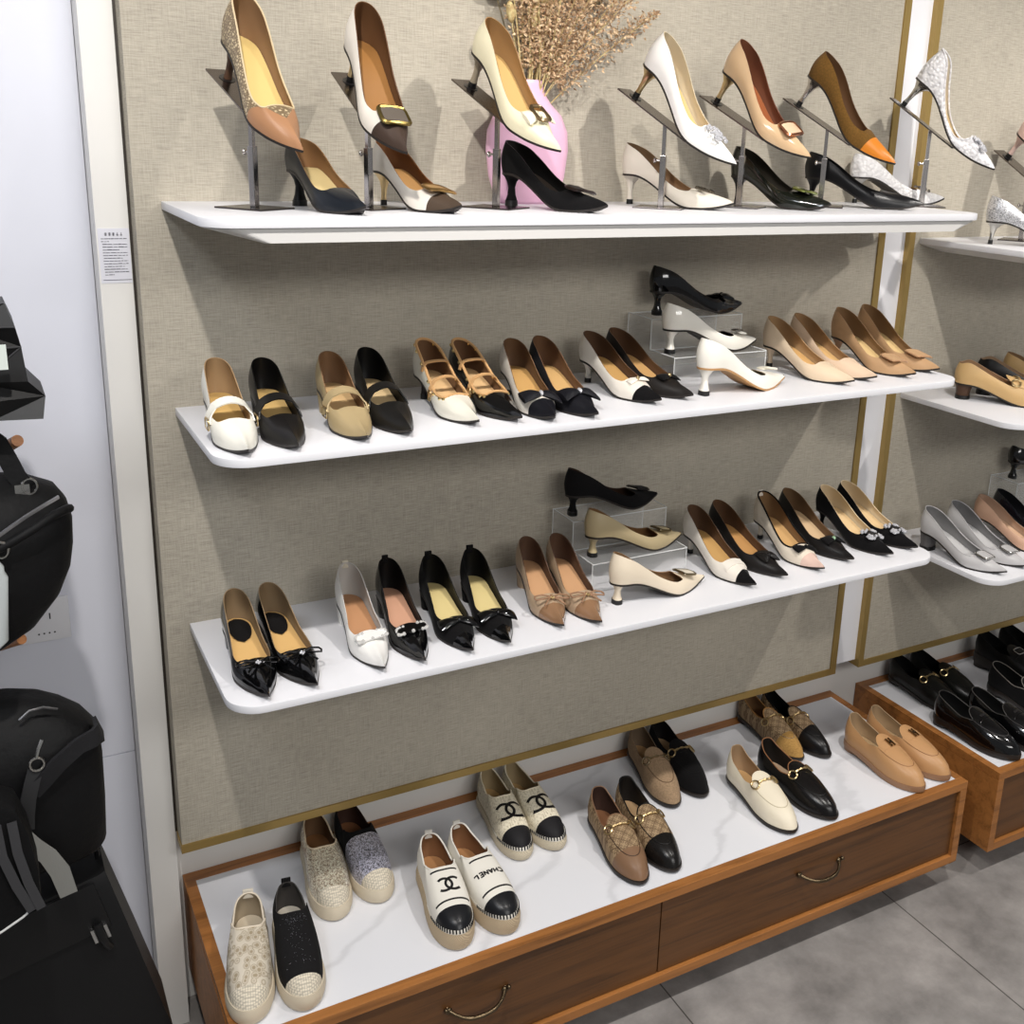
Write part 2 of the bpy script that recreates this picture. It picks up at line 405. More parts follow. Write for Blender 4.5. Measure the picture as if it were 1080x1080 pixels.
    # --- surface work
    def patch(s, line, w, lift, nc=4, th=None):    # band lying on the upper; line = [(x,y)] in metres, w = width or list
        rs = []; n = len(line)
        for i, (x, y) in enumerate(line):
            a = line[max(i-1, 0)]; b = line[min(i+1, n-1)]; d = Vector((b[0]-a[0], b[1]-a[1], 0)).normalized(); q = Vector((-d.y, d.x, 0))
            ww = w[i] if isinstance(w, list) else w; row = []
            for k in range(nc+1):
                o = q*(k/nc-.5)*ww; p, nn = s.hit(x+o.x, y+o.y); row.append(p+nn*lift)
                if k == 0: row.insert(0, p-nn*.0002)
                if k == nc: row.append(p-nn*.0002)
            rs.append(row)
        mm = M(); mm.rings(rs, close=False, cap0=False, cap1=False); return mm
    def seam(s, m, x0=.52, v0=.3, r=.0008, name='seam', lift=0.0):
        # apron seam: runs from the notch on one side round the toe to the other
        K = s.K; js = [j for j in range(s.N) if s.O[j].x > .745*s.L]
        left = sorted([j for j in js if j <= K]); right = sorted([j for j in js if j > K])
        order = right+left; pts = []
        m0 = max(abs(s.O[j].x-s.L) for j in order) or 1
        for j in order:
            f = abs(s.O[j].x-s.L)/m0; v = v0+(1-v0)*f**1.6; k = min(int(v*s.NV), s.NV-1); q = v*s.NV-k
            pts.append(s.G[j][k].lerp(s.G[j][k+1], q)+s.nr[j][k]*lift)
        return M().tube(pts, r, 6).obj(name, m, s.root)
    def saddle(s, m, x0, x1, lift=.0012, span=.85, name='saddle', label=None):
        L = s.L; hw = .13*L*span; xm = (x0+x1)/2
        mm = s.patch([(xm*L, s.by(xm)+hw*(k/8-1)) for k in range(17)], (x1-x0)*L, lift); return mm.obj(name, m, s.root, label)
    def bit(s, m, x=.53, w=.034, r=.0105):
        mm = M()
        for sg in (-1, 1):
            X = s.fr(x, sg*w*.78, .003)
            mm.tube([(r*math.cos(a)*1.0, r*.95*math.sin(a), 0) for a in [2*PI*k/14 for k in range(14)]], .0021, 6, closed=True, X=X)
        pts = []; rad = []
        for k in range(13):
            f = k/12; p, n = s.hit(x*s.L, s.by(x)+(f-.5)*w*1.15); pts.append(p+n*.0035); rad.append(.0017+.0018*abs(math.sin(f*PI*3)))
        mm.tube(pts, rad, 6); return mm.obj('horsebit', m, s.root)
    def bow(s, m, x, w=.026, h=.017, th=.006, knot=None, km=None, lift=.003, name='bow'):
        X = s.fr(x, 0, lift); mm = M()
        for sg in (-1, 1):
            rs = []
            for u in [k/7 for k in range(8)]:
                hh = h*(.36+.64*u**.75); t2 = th*(.45+.45*math.sin(u*PI*.95)); zz = -.14*(w*u)**2/.02
                rs.append([(hh*math.cos(a), sg*w*(.08+.92*u), zz+t2*math.sin(a)) for a in [2*PI*k/10 for k in range(10)]])
            mm.rings(rs, X=X)
        b = mm.obj(name, m, s.root)
        M().ball((0, 0, .002), .0055, 8, 6, (h/.015, .8, .9), X=X).obj('knot', km or m, b)
        return b
    def string_bow(s, m, x, size=.022, gem=None, r=.0011):
        X = s.fr(x, 0, .003); mm = M()
        for sg in (-1, 1):
            lp = []
            for k in range(13):
                a = 2*PI*k/12; lp.append((size*(.12+.38*math.sin(a)*(.5-.5*math.cos(a))), sg*size*(.5-.5*math.cos(a)), .003+.002*math.sin(a*.5)-(.0035 if math.cos(a) < -.5 else 0)))
            mm.tube(lp[:-1], r, 6, closed=True, X=X)
            tl = [(k/6*size*.75, sg*(k/6)*size*.6, .003-.0012*k/6*(k/6)*3) for k in range(7)]
            mm.tube(tl, r, 6, X=X)
        mm.ball((0, 0, .003), .0032, 8, 5, X=X)
        b = mm.obj('bow', m, s.root)
        if gem:
            g = M()
            for dx, dy in ((.004, 0), (.007, .003), (.007, -.003), (.010, 0)): g.ball((dx, dy, .004), .0024, 6, 4, X=X)
            g.obj('crystal_clasp', gem, b)
        return b
    def buckle(s, m, x, a=.011, b=.018, r=.0018, strap=None, plate=None, bar=False, lift=.004, name='buckle'):
        X = s.fr(x, 0, lift); pts = []
        for k in range(20):
            t = 2*PI*(k+.5)/20; c, q = math.cos(t), math.sin(t); e = .35
            y = b*math.copysign(abs(q)**e, q); pts.append((a*math.copysign(abs(c)**e, c), y, -y*y*5))
        mm = M(); mm.tube(pts, r, 6, closed=True, X=X)
        if bar: mm.tube([(0, -b, -b*b*5), (0, 0, .001), (0, b, -b*b*5)], r*.8, 6, X=X)
        o = mm.obj(name, m, s.root)
        if plate:
            q = M()
            q.rings([[(-a, y, -y*y*5-.0012), (a, y, -y*y*5-.0012), (a, y, -y*y*5+.0012), (-a, y, -y*y*5+.0012)] for y in [b*(k/4-1) for k in range(9)]], X=X)
            q.obj('buckle_plate', plate, o)
        if strap: s.saddle(strap, x-.035, x+.035, .002, .95, 'strap')
        return o
    def brooch(s, m, x, a=.012, b=.017, rows=2, r=.0021, core=None, lift=.003, name='brooch'):
        X = s.fr(x, 0, lift); mm = M()
        for q in range(rows):
            aa, bb = a+q*r*1.7, b+q*r*1.7; n = int(2*(aa+bb)*2/(r*2.2))
            for k in range(n):
                t = 2*PI*(k+.5*q)/n; c, d = math.cos(t), math.sin(t); e = .38
                y = bb*math.copysign(abs(d)**e, d); mm.ball((aa*math.copysign(abs(c)**e, c), y, -y*y*4+.0015*(q == 0)), r*random.uniform(.85, 1.15), 6, 4, X=X)
        if not core:
            for k in range(10): mm.ball((random.uniform(-a, a)*.8, random.uniform(-b, b)*.8, .001), r*1.2, 6, 4, X=X)
        o = mm.obj(name, m, s.root, smooth=20)
        if core:
            M().box(-a, a, -b, b, -.002, .001, X=X).obj('brooch_base', core, o)
        return o
    def rim_at(s, x, sg=1):
        js = [j for j in range(s.N) if (j <= s.K) == (sg > 0) and s.T[j].x < .62*s.L and 0 < j]
        return min(js, key=lambda j: abs(s.T[j].x-x*s.L))
    def strap(s, m, x=.45, rise=.016, w=.016, buckle=None, name='strap', down=.45):
        a, b = s.rim_at(x, 1), s.rim_at(x, -1); pts = []
        for j, rev in ((a, 0), (b, 1)):
            seg = []
            for f in (down, down+.25, .9):
                k = int(f*s.NV); seg.append(s.G[j][k]+s.on[j]*.0022)
            if not rev:
                pts += seg
                A = s.T[a]+s.on[a]*.001; B = s.T[b]+s.on[b]*.001
                for q in range(1, 10):
                    f = q/10; pts.append(A.lerp(B, f)+Vector((.004*math.sin(PI*f), 0, .004+rise*math.sin(PI*f)**.8)))
            else: pts += seg[::-1]
        o = M().strip(pts, (1, 0, -.25), w, .0022).obj(name, m, s.root, bevel=0)
        if buckle:
            p = s.G[b][int(down*s.NV)+1]+s.on[b]*.004; n = s.on[b]
            X = Matrix((Vector((1, 0, 0)), Vector((0, 0, 1)), n)).transposed().to_4x4(); X.translation = p
            M().tube([(w*.62*math.copysign(abs(math.cos(t))**.4, math.cos(t)), .009*math.copysign(abs(math.sin(t))**.4, math.sin(t)), 0) for t in [2*PI*(k+.5)/16 for k in range(16)]], .0014, 6, closed=True, X=X).obj('strap_buckle', buckle, o)
        return o
    def studs(s, m, idx, r=.0040, name='stud', cap=14):
        for j in idx[:cap]: M().ball(s.T[j]+s.on[j]*.0015-Vector((0, 0, .003)), r, 6, 4).obj(name, m, s.root, smooth=20)
    def pull_tab(s, m, h=.012, w=.012):
        t = s.T[s.K]; M().box(t.x-.004, t.x+.001, t.y-w/2, t.y+w/2, t.z-.012, t.z+h*.5).obj('pull_tab', m, s.root, bevel=.001)
    def heel_pad(s, m, x0=.05, x1=.3):
        L = s.L; vs = []; n = 12
        for i in range(n+1):
            u = -1+2*i/n; x = (x0+x1)/2+(x1-x0)/2*u; w = .078*math.sqrt(max(1-u*u, .004))
            for q in range(5): vs.append((x*L, (q/2-1)*w*L, s.zs(x)+.0062))
        mm = M(); mm.add(vs, [(i*5+q, i*5+q+1, i*5+q+6, i*5+q+5) for i in range(n) for q in range(4)]); mm.obj('heel_pad', m, s.root)
    def P(s, j, v, lift=0.):
        a, b, bl = s.ab[j]; d = s.T[j]-s.O[j]; A = v**a; B = v**b
        return s.O[j]+Vector((d.x*A, d.y*A, d.z*B))+s.on[j]*(bl*math.sin(PI*v)+lift)+Vector((0, 0, lift*.6 if v > .01 else 0))
    def toe_order(s, x0):
        js = [j for j in range(s.N) if s.O[j].x > x0*s.L]
        return sorted([j for j in js if j > s.K])+sorted([j for j in js if j <= s.K])
    def foxing(s, m, x0=.55, v1=.042):
        rs = [[s.P(j, v, .0013) for v in (0, .004, .012, .024, v1)]+[s.P(j, v1, -.0004)] for j in s.toe_order(x0)]
        mm = M(); mm.rings(rs, close=False, cap0=False, cap1=False); return mm.obj('foxing_band', m, s.root)
    def stitches(s, m, x0=.72, v1=.052):
        mm = M(); tot = 0; step = .0062; nxt = 0; od = s.toe_order(x0); vs = (.006, .014, .026, .04, v1)
        for j, k in zip(od[:-1], od[1:]):
            ln = (s.O[k]-s.O[j]).length
            while nxt <= tot+ln and ln > 1e-6:
                f = (nxt-tot)/ln; mm.strip([s.P(j, v, .0021).lerp(s.P(k, v, .0021), f) for v in vs], (s.O[k]-s.O[j]).normalized(), .0027, .0012); nxt += step
            tot += ln
        return mm.obj('stitching', m, s.root)
    def strokes(s, m, lines, x, y, size, w, name, flip=True, lift=.0006):
        # flat lettering laid over the vamp; local text axes: right = -y, up = +x (reads for the wearer)
        mm = M()
        for ln in lines:
            pts = []
            for a, b in zip(ln[:-1], ln[1:]):
                d = math.hypot(b[0]-a[0], b[1]-a[1]); n = max(1, int(d/.2))
                pts += [(a[0]+(b[0]-a[0])*k/n, a[1]+(b[1]-a[1])*k/n) for k in range(n)]
            pts.append(ln[-1])
            q = s.patch([(x*s.L+v*size, s.by(x)+y-u*size) for u, v in pts], w, lift, nc=2); mm.add(q.v, q.f)
        return mm.obj(name, m, s.root)

def pose(toe=None, z=0, yaw=0, L=.25, org=None, pitch=0):
    yw = R(yaw)
    if org is None: org = (toe[0]-L*math.sin(yw), toe[1]+L*math.cos(yw), z)
    return dict(loc=org, rot=(0, R(pitch), yw-PI/2))
def soft(c, k):
    g = sum(c)/3; return tuple(int(v*(1-k)+g*k) for v in c)
SOLE_D = lambda: mat('plain', (30, 24, 20), r=.5)
SOLE_T = lambda: mat('leather', (150, 105, 65), r=.5)
def pump(name, label, P, up, lin_=TANDK, ins=TAN, hb=.108, H=.05, L=.25, W=.9, heel='kitten', hm=None, th=.64, tz=.135, cuts=(), group=None, tip=True, bend=0., solem=None, rim=None, rimr=.0, kind=None, lm=None, im=None, rows=PT):
    s = Shoe(name, label, rows((hb-H)/L, th, tz), L, W, H, .004, .013, bend, group=group, **P)
    s.build(up, lm or mat('leather', soft(lin_, .32), r=.5), im or mat('leather', soft(ins, .16), r=.45), None, cuts, rim, rimr)
    s.sole(solem or SOLE_D()); s.heel(heel, hm or up, mat('plain', BLACK, r=.4) if tip else None)
    return s

# ------------------------------------------------------------------ the setting
ZS1, ZS2, ZS3, ZM = 1.7228, 1.3638, .944, .316
YB = .1165
WALLP = mat('paint', (216, 218, 228)); COLP = mat('paint', (224, 222, 218)); LINEN = mat('linen', (172, 165, 151))
BRASS = mat('brass', (166, 140, 84)); WHITEL = mat('plain', (224, 224, 228), r=.42)
WOOD = mat('wood', (156, 102, 52), (108, 66, 28)); WOODD = mat('wood', (94, 60, 29), (60, 37, 17)); MARB = mat('marble', (226, 227, 232))
struct(M().box(-2.2, 4.6, -4.2, .6, -.05, 0).obj('floor', mat('tiles', (142, 138, 135))))
struct(M().box(-.101, 4.6, YB, .25, 0, 2.95).obj('wall_back', COLP))
lw = M(); lw.box(-2.2, -.101, YB+.012, .25, .6285, 2.95); lw.box(-2.2, -.101, YB+.012, .25, 0, .6255); lw.box(-2.2, -.101, YB+.016, .25, .62, .63)
struct(lw.obj('wall_left', WALLP))
struct(M().box(-2.2, 4.6, -4.2, .25, 2.95, 3.0).obj('ceiling', WHITEL))
struct(M().box(-.101, -.0475, .045, YB+.05, 0, 2.95).obj('trim_1', COLP, smooth=0, bevel=.001))
struct(M().box(1.6765, 1.7615, .012, YB+.01, .47, 2.95).obj('trim_2', mat('paint', (232, 232, 236)), smooth=0))
struct(M().box(-.0475, -.0425, .05, YB+.01, .47, 2.95).obj('shadow_gap_strip', mat('plain', (52, 46, 40)), smooth=0))  # dark strip standing in for the shade of the gap beside the panel

def panel(name, label, x0, x1, z0, gold_left, gold_right):
    r = thing(name, label, 'wall panel', (x0, 0, z0))
    M().box(0, x1-x0, 0, .055, .014, 2.94-z0).obj('linen_board', LINEN, r)
    M().box(-.002, x1-x0+.002, -.004, .05, -.004, .014).obj('brass_edge', BRASS, r, 'horizontal brass strip along the bottom')
    if gold_left: M().box(-.002, .016, -.004, .05, .014, 2.94-z0).obj('brass_edge', BRASS, r, 'vertical brass strip on the left')
    if gold_right: M().box(x1-x0-.018, x1-x0+.002, -.004, .05, .014, 2.94-z0).obj('brass_edge', BRASS, r, 'vertical brass strip on the right')
    M().box(.02, x1-x0-.02, .055, YB, .03, 2.9-z0).obj('batten', mat('plain', (70, 66, 60)), r)
panel('wall_panel', 'wide greige linen wall panel edged in brass behind the three long shelves', -.0425, 1.675, .456, 0, 1)
panel('wall_panel', 'greige linen wall panel of the neighbouring bay at the right edge', 1.763, 3.5, .456, 1, 0)

def rounded(x0, x1, y0, y1, r, n=8):
    p = [(x0, y1)]
    for cx, cy, a0 in ((x0+r, y0+r, PI), (x1-r, y0+r, 1.5*PI)):
        p += [(cx+r*math.cos(a0+PI/2*k/n), cy+r*math.sin(a0+PI/2*k/n)) for k in range(n+1)]
    return p+[(x1, y1)]
def shelf(label, x0, x1, z, deep=False):
    o = tag(M().prism(rounded(x0, x1, -.3586, 0, .055), z-.0138, z).obj('wall_shelf', WHITEL, smooth=40, bevel=.0015), label, 'shelf', 'white floating shelves')
    if deep:
        m = M(); a = rounded(x0+.006, x1-.006, -.352, 0, .05); b = rounded(x0+.085, x1-.085, -.352, 0, .01)
        m.rings([[(x, y, z-.0139) for x, y in a], [(x, y, z-.016) for x, y in a], [(x, y, z-.036) for x, y in b]]); m.obj('light_housing', mat('plain', (205, 203, 200), r=.5), o, smooth=0)
    else:
        M().prism(rounded(x0+.03, x1-.03, -.33, 0, .04), z-.0178, z-.0139).obj('mounting_plate', mat('plain', (190, 188, 184)), o)
    return o
shelf('topmost long white shelf carrying the chrome shoe stands and pink vase', 0, 1.6075, ZS1, True)
shelf('long white middle shelf starting with the strap shoes at its left end', 0, 1.6075, ZS2)
shelf('lowest long white shelf starting with the black patent bow pumps', 0, 1.6075, ZS3)
QS1, QS2, QS3 = 1.6343, 1.236, .840
shelf('white shelf in the right bay holding the silver glitter heel', 1.799, 3.4, QS1, True)
shelf('white shelf in the right bay holding the camel heeled loafers', 1.799, 3.4, QS2)
shelf('white shelf in the right bay holding the silver grey pumps', 1.799, 3.4, QS3)

def cabinet(label, x0, x1, yf, zt, zb, xd, hx):
    r = thing('display_cabinet', label, 'cabinet', (x0, YB-.002, 0), group='low wooden display cabinets')
    w = x1-x0; d = yf-(YB-.002); f = .022
    c = M()
    c.box(0, w, d, d+f, zt-f, zt); c.box(0, w, -.03, 0, zt-f, zt)                 # top rim front and back
    c.box(0, f, d+f, -.03, zt-f, zt); c.box(w-f, w, d+f, -.03, zt-f, zt)
    c.obj('top_rim', WOOD, r, smooth=0, bevel=.001)
    M().box(f, w-f, d+f, -.03, zt-.02, zt-.001).obj('marble_top', MARB, r, 'white marble inset')
    b = M(); b.box(0, f, d+.0, 0, zb, zt-f-.0003); b.box(w-f, w, d, 0, zb, zt-f-.0003); b.box(f, w-f, d, 0, zb, zb+f); b.box(f, w-f, -.015, 0, zb+f, zt-f); b.obj('carcass', WOOD, r, smooth=0, bevel=.001)
    for k, (a, e) in enumerate(((f+.001, xd-.0015), (xd+.0015, w-f-.001))):
        dr = M().box(a, e, d+.009, d+.03, zb+f+.002, zt-f-.003).obj('drawer', WOODD, r, smooth=0, bevel=.0008)
        h = M(); cx = hx[k]-x0; zc = .2185; pts = []
        for q in range(15):
            t = q/14; u = 2*t-1; pts.append((cx+u*.06, d+.006-.028*(1-abs(u)**3), zc-.012*(1-u*u)))
        h.tube([(cx-.062, d+.012, zc+.004)]+pts+[(cx+.062, d+.012, zc+.004)], [.004, .0045]+[.0032+.0014*math.sin(PI*q/12)+(.0007 if q % 3 == 0 else 0) for q in range(13)]+[.0045, .004], 8)
        for sg in (-1, 1): h.ball((cx+sg*.06, d+.006, zc), .0075, 8, 5, (1, .6, 1)); h.ball((cx+sg*.067, d+.003, zc+.006), .005, 8, 5)
        h.obj('drawer_handle', mat('metal', (104, 90, 70), r=.35), dr, 'ornate antique brass bow handle')
    M().box(.10, w-.10, d+.10, -.01, 0, zb).obj('plinth', mat('plain', (10, 9, 9), r=.7), r, 'recessed black base')
cabinet('low wooden cabinet with white marble top and two drawers below the long shelves', -.0311, 1.7835, -.3929, ZM, .0796, .8597+.0311, (.4275, 1.308))
cabinet('low wooden cabinet of the right bay topped with black loafers', 1.885, 3.7, -.4063, ZM, .0796, .9, (2.35, 3.2))

# printed notice on the column
nt = thing('printed_notice', 'small white printed notice stuck on the column left of the panel', 'notice', (-.0735, .0446, 1.628))
M().box(-.0250, .0250, -.0004, .0004, -.0465, .0465).obj('sheet', mat('plain', (214, 214, 222), r=.6), nt)
ink = M(); rn = random.Random(3)
for k in range(5):                                   # five squarish heading characters built from strokes
    cx = -.0125+k*.0062
    for q in range(4 if k < 3 else 2):
        zz = .0345+q*.0013
        ink.box(cx-.0018, cx+.0018, -.0009, -.0005, zz, zz+.0006)
    ink.box(cx-.0004, cx+.0004, -.0009, -.0005, .034, .0395)
zz = .0285
for k, (a, b) in enumerate(((0, 1), (0, .3), (.04, 1), (.04, 1), (.04, .68), (.04, 1), (.04, 1), (.06, .8), (.04, 1), (.05, 1), (.06, .85), (.05, .95), (.06, 1), (.06, .42))):
    x = -.0205+a*.041; e = -.0205+b*.041
    while x < e:
        w = min(rn.uniform(.003, .009), e-x); ink.box(x, x+w, -.0008, -.0005, zz, zz+rn.uniform(.0008, .0014)); x += w+rn.uniform(.0004, .0012)
    zz -= .0047
ink.box(-.0215, .024, -.0008, -.0005, -.0415, -.0405)
ink.obj('print', mat('plain', (84, 84, 92)), nt, smooth=0)
# wall socket
so = thing('wall_socket', 'white square wall socket plate on the left wall behind the bags', 'socket', (-.2385, YB+.012, .945))
M().box(-.043, .043, -.008, 0, -.043, .043).obj('plate', mat('plain', (222, 222, 226)), so, bevel=.003)
sl = M(); sl.box(.008, .0105, -.0086, -.007, .002, .014)
for k in range(4): sl.ball((-.012+k*.009, -.008, -.026), .0018, 6, 4)
sl.obj('slots', mat('plain', (60, 60, 62)), so)

# ------------------------------------------------------------------ vase with dried grass
va = thing('flower_vase', 'pale pink ceramic bottle vase standing on the top shelf', 'vase', (.667, -.046, ZS1))
M().lathe([(.0, .0), (.058, 0), (.066, .006), (.08, .05), (.0865, .1), (.084, .135), (.07, .165), (.046, .187), (.034, .203), (.030, .218), (.030, .226), (.027, .228), (.025, .22), (.028, .205), (.04, .187), (.06, .165), (.02, .15), (0, .15)], 40, X=Matrix.Diagonal((1, .46, 1, 1))).obj('vase_body', mat('glaze', (226, 180, 206)), va, smooth=70)
def stem_pts(x, y, dx, dy, h, bend=0.):
    return [Vector((x+dx*t+bend*math.sin(PI*t), y+dy*t, h*t)) for t in [k/8 for k in range(9)]]
VX = Matrix.Translation((.667, -.046, ZS1))
GR = mat('grass', (224, 200, 164), (170, 132, 98)); GR2 = mat('grass', (206, 190, 140), (168, 142, 96)); GR3 = mat('grass', (120, 108, 80), (84, 76, 58))
rn = random.Random(11)
for k in range(12):                                   # feathery brown plumes
    a = -.03+.29*k/11; dy = rn.uniform(-.03, .04); h = rn.uniform(.32, .38)-.12*(k/11)**2
    pts = stem_pts(rn.uniform(-.008, .018), rn.uniform(-.008, .008), a, dy-.03, h, -.012)
    pts = [p+Vector((0, 0, .16)) for p in pts]
    t = thing('dried_plume', 'feathery tan dried plume leaning right out of the pink vase', 'dried flower', tuple(VX.translation), group='dried tan plumes in the pink vase')
    M().tube(pts, .0012, 5).obj('stem', GR2, t)
    fl = M()
    for q in range(420):
        u = rn.uniform(.24, 1.0); i = min(int(u*8), 7); p = pts[i].lerp(pts[i+1], u*8-i); rr = .036*math.sin(PI*min(1, (u-.16)*1.1))
        d = Vector((rn.gauss(0, 1), rn.gauss(0, 1), rn.gauss(.5, .6))).normalized(); c = p+d*rr*rn.uniform(.3, 1)
        tn = Vector((rn.gauss(0, 1), rn.gauss(0, 1), rn.gauss(0, 1))).normalized(); sd = d.cross(tn).normalized()*.0024; ln = (d+tn*.7).normalized()*.0068
        fl.add([c-sd, c+sd, c+sd*.4+ln, c-sd*.4+ln], [(0, 1, 2, 3)])
        if q % 3 == 0: fl.tube([p, p.lerp(c, .6), c], .0004, 3)
    fl.obj('florets', GR, t, recalc=False)['kind'] = 'stuff'
for k in range(6):                                   # bunny tail heads on straight stems
    x = -.018+k*.006; h = .13+.03*(k % 3)+.012*k; pts = [p+Vector((0, 0, .16)) for p in stem_pts(x, -.01+.006*(k % 3), -.045+.016*k, 0, h)]
    t = thing('bunny_tail_grass', 'pale straw bunny tail grass head standing upright in the pink vase', 'dried flower', tuple(VX.translation), group='bunny tails in the pink vase')
    M().tube(pts, .0011, 5).obj('stem', GR2, t)
    d = (pts[-1]-pts[-2]).normalized(); q = M(); q.ball((0, 0, 0), .0085, 10, 8, (1, 1, 2.3)); X = Matrix.Translation(pts[-1]+d*.012) @ d.to_track_quat('Z', 'Y').to_matrix().to_4x4()
    q2 = M().add(q.v, q.f, X); q2.obj('seed_head', GR2, t)
for k in range(10):
    pts = [p+Vector((0, 0, .16)) for p in stem_pts(rn.uniform(-.02, .02), rn.uniform(-.015, .015), rn.uniform(-.06, .12), rn.uniform(-.03, .03), rn.uniform(.24, .4), .01)]
    tag(M().tube(pts, [.0016]*7+[.001, .0005], 4).obj('dried_stalk', GR2), 'thin straw coloured dried stalk in the pink vase', 'dried flower', 'loose straw stalks in the pink vase').location = VX.translation
for k, (dx, lab) in enumerate(((-.14, 'dark eucalyptus twig leaning left out of the pink vase'), (.02, 'dark eucalyptus twig rising straight out of the pink vase'), (.26, 'dark eucalyptus twig leaning far right out of the pink vase'))):
    pts = [p+Vector((0, 0, .16)) for p in stem_pts(0, .01, dx, .03, .42, .012)]
    t = thing('eucalyptus_twig', lab, 'dried flower', tuple(VX.translation), group='eucalyptus twigs in the pink vase')
    M().tube(pts, .0014, 5).obj('stem', GR3, t)
    for q in range(8):
        i = 3+q//2 if q < 8 else 7; p = pts[min(i+1, 8)]; sg = 1 if q % 2 else -1
        d = Vector((sg*.8, rn.uniform(-.4, .1), rn.uniform(.3, .9))).normalized(); s2 = d.cross(Vector((0, 1, .2))).normalized(); n2 = d.cross(s2)
        lf = M(); lf.rings([[p+d*(u*.042)+s2*(.0125*math.sin(PI*min(u*.92+.04, 1))*c)+n2*(.0015*w+.003*u*u) for c, w in ((1, 0), (0, 1), (-1, 0), (0, -.4))] for u in [j/7 for j in range(8)]])
        lf.obj('leaf', GR3, t)

# ------------------------------------------------------------------ acrylic risers
ACR = mat('acrylic')
def riser(label, x, z, w, steps):
    pr = []; th = .0025
    outer = []; y = steps[0][0]
    path = [(steps[0][0], 0)]
    for i, (yf, yb, h) in enumerate(steps): path += [(yf, h), (yb, h)]
    path.append((steps[-1][1], 0))
    mm = M()
    for a, b in zip(path[:-1], path[1:]):
        if abs(a[0]-b[0]) < 1e-6:
            lo, hi = sorted((a[1], b[1])); mm.box(0, w, a[0], a[0]+th, lo, hi-(th if hi > .01 else 0)-.0002)
        else: mm.box(0, w, a[0], b[0]+th, a[1]-th, a[1])
    o = mm.obj('acrylic_riser', ACR, None, smooth=0); o.location = (x, 0, z); ed = M()
    for a, b in zip(path[:-1], path[1:]):
        for xx in (0, w): ed.tube([(xx, a[0]+.00125, a[1]), (xx, b[0]+.00125, b[1])], .0010, 5)
    for a in path[1:-1]: ed.tube([(0, a[0], a[1]-.001), (w, a[0], a[1]-.001)], .0011, 5)
    ed.obj('polished_edge', mat('acrylic', a=.55), o); tag(o, label, 'riser', 'clear acrylic stair risers'); return o
riser('clear acrylic stair riser under the black and white patent pumps on the middle shelf', .934, ZS2, .235, ((-.20, -.11, .064), (-.11, -.02, .128)))
riser('clear acrylic stair riser under the black and khaki pumps on the lowest shelf', .762, ZS3, .235, ((-.20, -.115, .064), (-.115, -.025, .128)))
riser('clear acrylic riser on the right bay shelf under a black kitten heel', 2.19, QS3, .26, ((-.10, -.01, .125),))

# ------------------------------------------------------------------ shoes on chrome stands, top shelf
def stand(label, org, yaw, pitch, zs):
    m = Matrix.Translation(org) @ Matrix.Rotation(R(yaw)-PI/2, 4, 'Z') @ Matrix.Rotation(R(pitch), 4, 'Y')
    at = m @ Vector((.10, 0, -.004)); b = Vector((at.x, at.y, zs))
    t = thing('shoe_stand', label, 'shoe stand', b, group='chrome shoe stands')
    rz = Matrix.Rotation(R(yaw)-PI/2+.35, 4, 'Z'); ch = CHROME(); h = at.z-zs
    M().box(-.048, .048, -.04, .04, 0, .0028, X=rz).obj('base_plate', mat('metal', (90, 84, 82), r=.22), t, smooth=0, bevel=.0008)
    M().box(-.0055, .0055, -.0055, .0055, .0028, h*.62, X=rz).obj('post', ch, t, smooth=0, bevel=.0008)
    M().box(-.0035, .0035, -.0035, .0035, h*.62, h-.002, X=rz).obj('slider_rod', ch, t, smooth=0)
    k = M(); k.tube([(-.0055, 0, h*.56), (-.014, 0, h*.56)], .0022, 8, X=rz); k.ball((-.016, 0, h*.56), .0055, 8, 6, (.7, 1, 1), X=rz); k.obj('clamp_knob', ch, t)
    X = Matrix.Translation(-b) @ m
    M().box(-.014, .168, -.023, .023, -.0042, -.0012, X=X).obj('tilt_plate', mat('metal', (120, 112, 108), r=.25), t, smooth=0, bevel=.0008)
    c = M(); c.rings([[(.017+.013*math.cos(a), .013*math.sin(a), z) for a in [2*PI*k/16 for k in range(16)]] for z in (-.0012, -.0003)], X=X); c.obj('heel_cup', mat('plain', (30, 28, 28), r=.3), t)
def DO(c, th=.68, tz=.135):
    r = [list(x) for x in PT(c, th, tz)]; r[4][4] = .075; r[5][4] = .035; r[6][4] = .03; r[7][4] = .10; return [tuple(x) for x in r]
G1 = 'pumps tilted on chrome stands'; G1L = 'pumps standing on the top shelf'
UP = dict(hb=.130, H=.064, L=.266, W=.9, group=G1, heel='kitten', th=.66)
def tilted(name, label, org, yaw, pitch, up, zs=ZS1, sl=None, **kw):
    stand(sl, org, yaw, pitch, zs); a = dict(UP); a.update(kw)
    return pump(name, label, pose(org=org, yaw=yaw, pitch=pitch), up, **a)
OFFW = mat('leather', (226, 219, 208)); BLK = mat('leather', BLACK); BLKP = mat('patent', (8, 8, 9)); BLKS = mat('suede', (14, 13, 14)); WHP = mat('patent', (232, 228, 218)); NAVY = mat('satin', (14, 14, 21))
s = tilted('pump', 'snakeskin pump with tan toe on the first chrome stand from the left', (.095, -.084, 1.931), 14.7, 28.6, mat('snake', (206, 188, 152), (116, 98, 74)), sl='chrome stand at the left end of the top shelf under the snakeskin pump',
    lin_=(150, 104, 62), ins=(222, 190, 112), hb=.136, tip=False, hm=mat('leather', (84, 60, 44)), cuts=[('toe_cap', (.755, 0, 0), [(1, 1.1, -.1), (1, -1.1, -.1)], mat('leather', (160, 118, 86), r=.35))], rim=mat('leather', (206, 186, 150)), rimr=.0014)
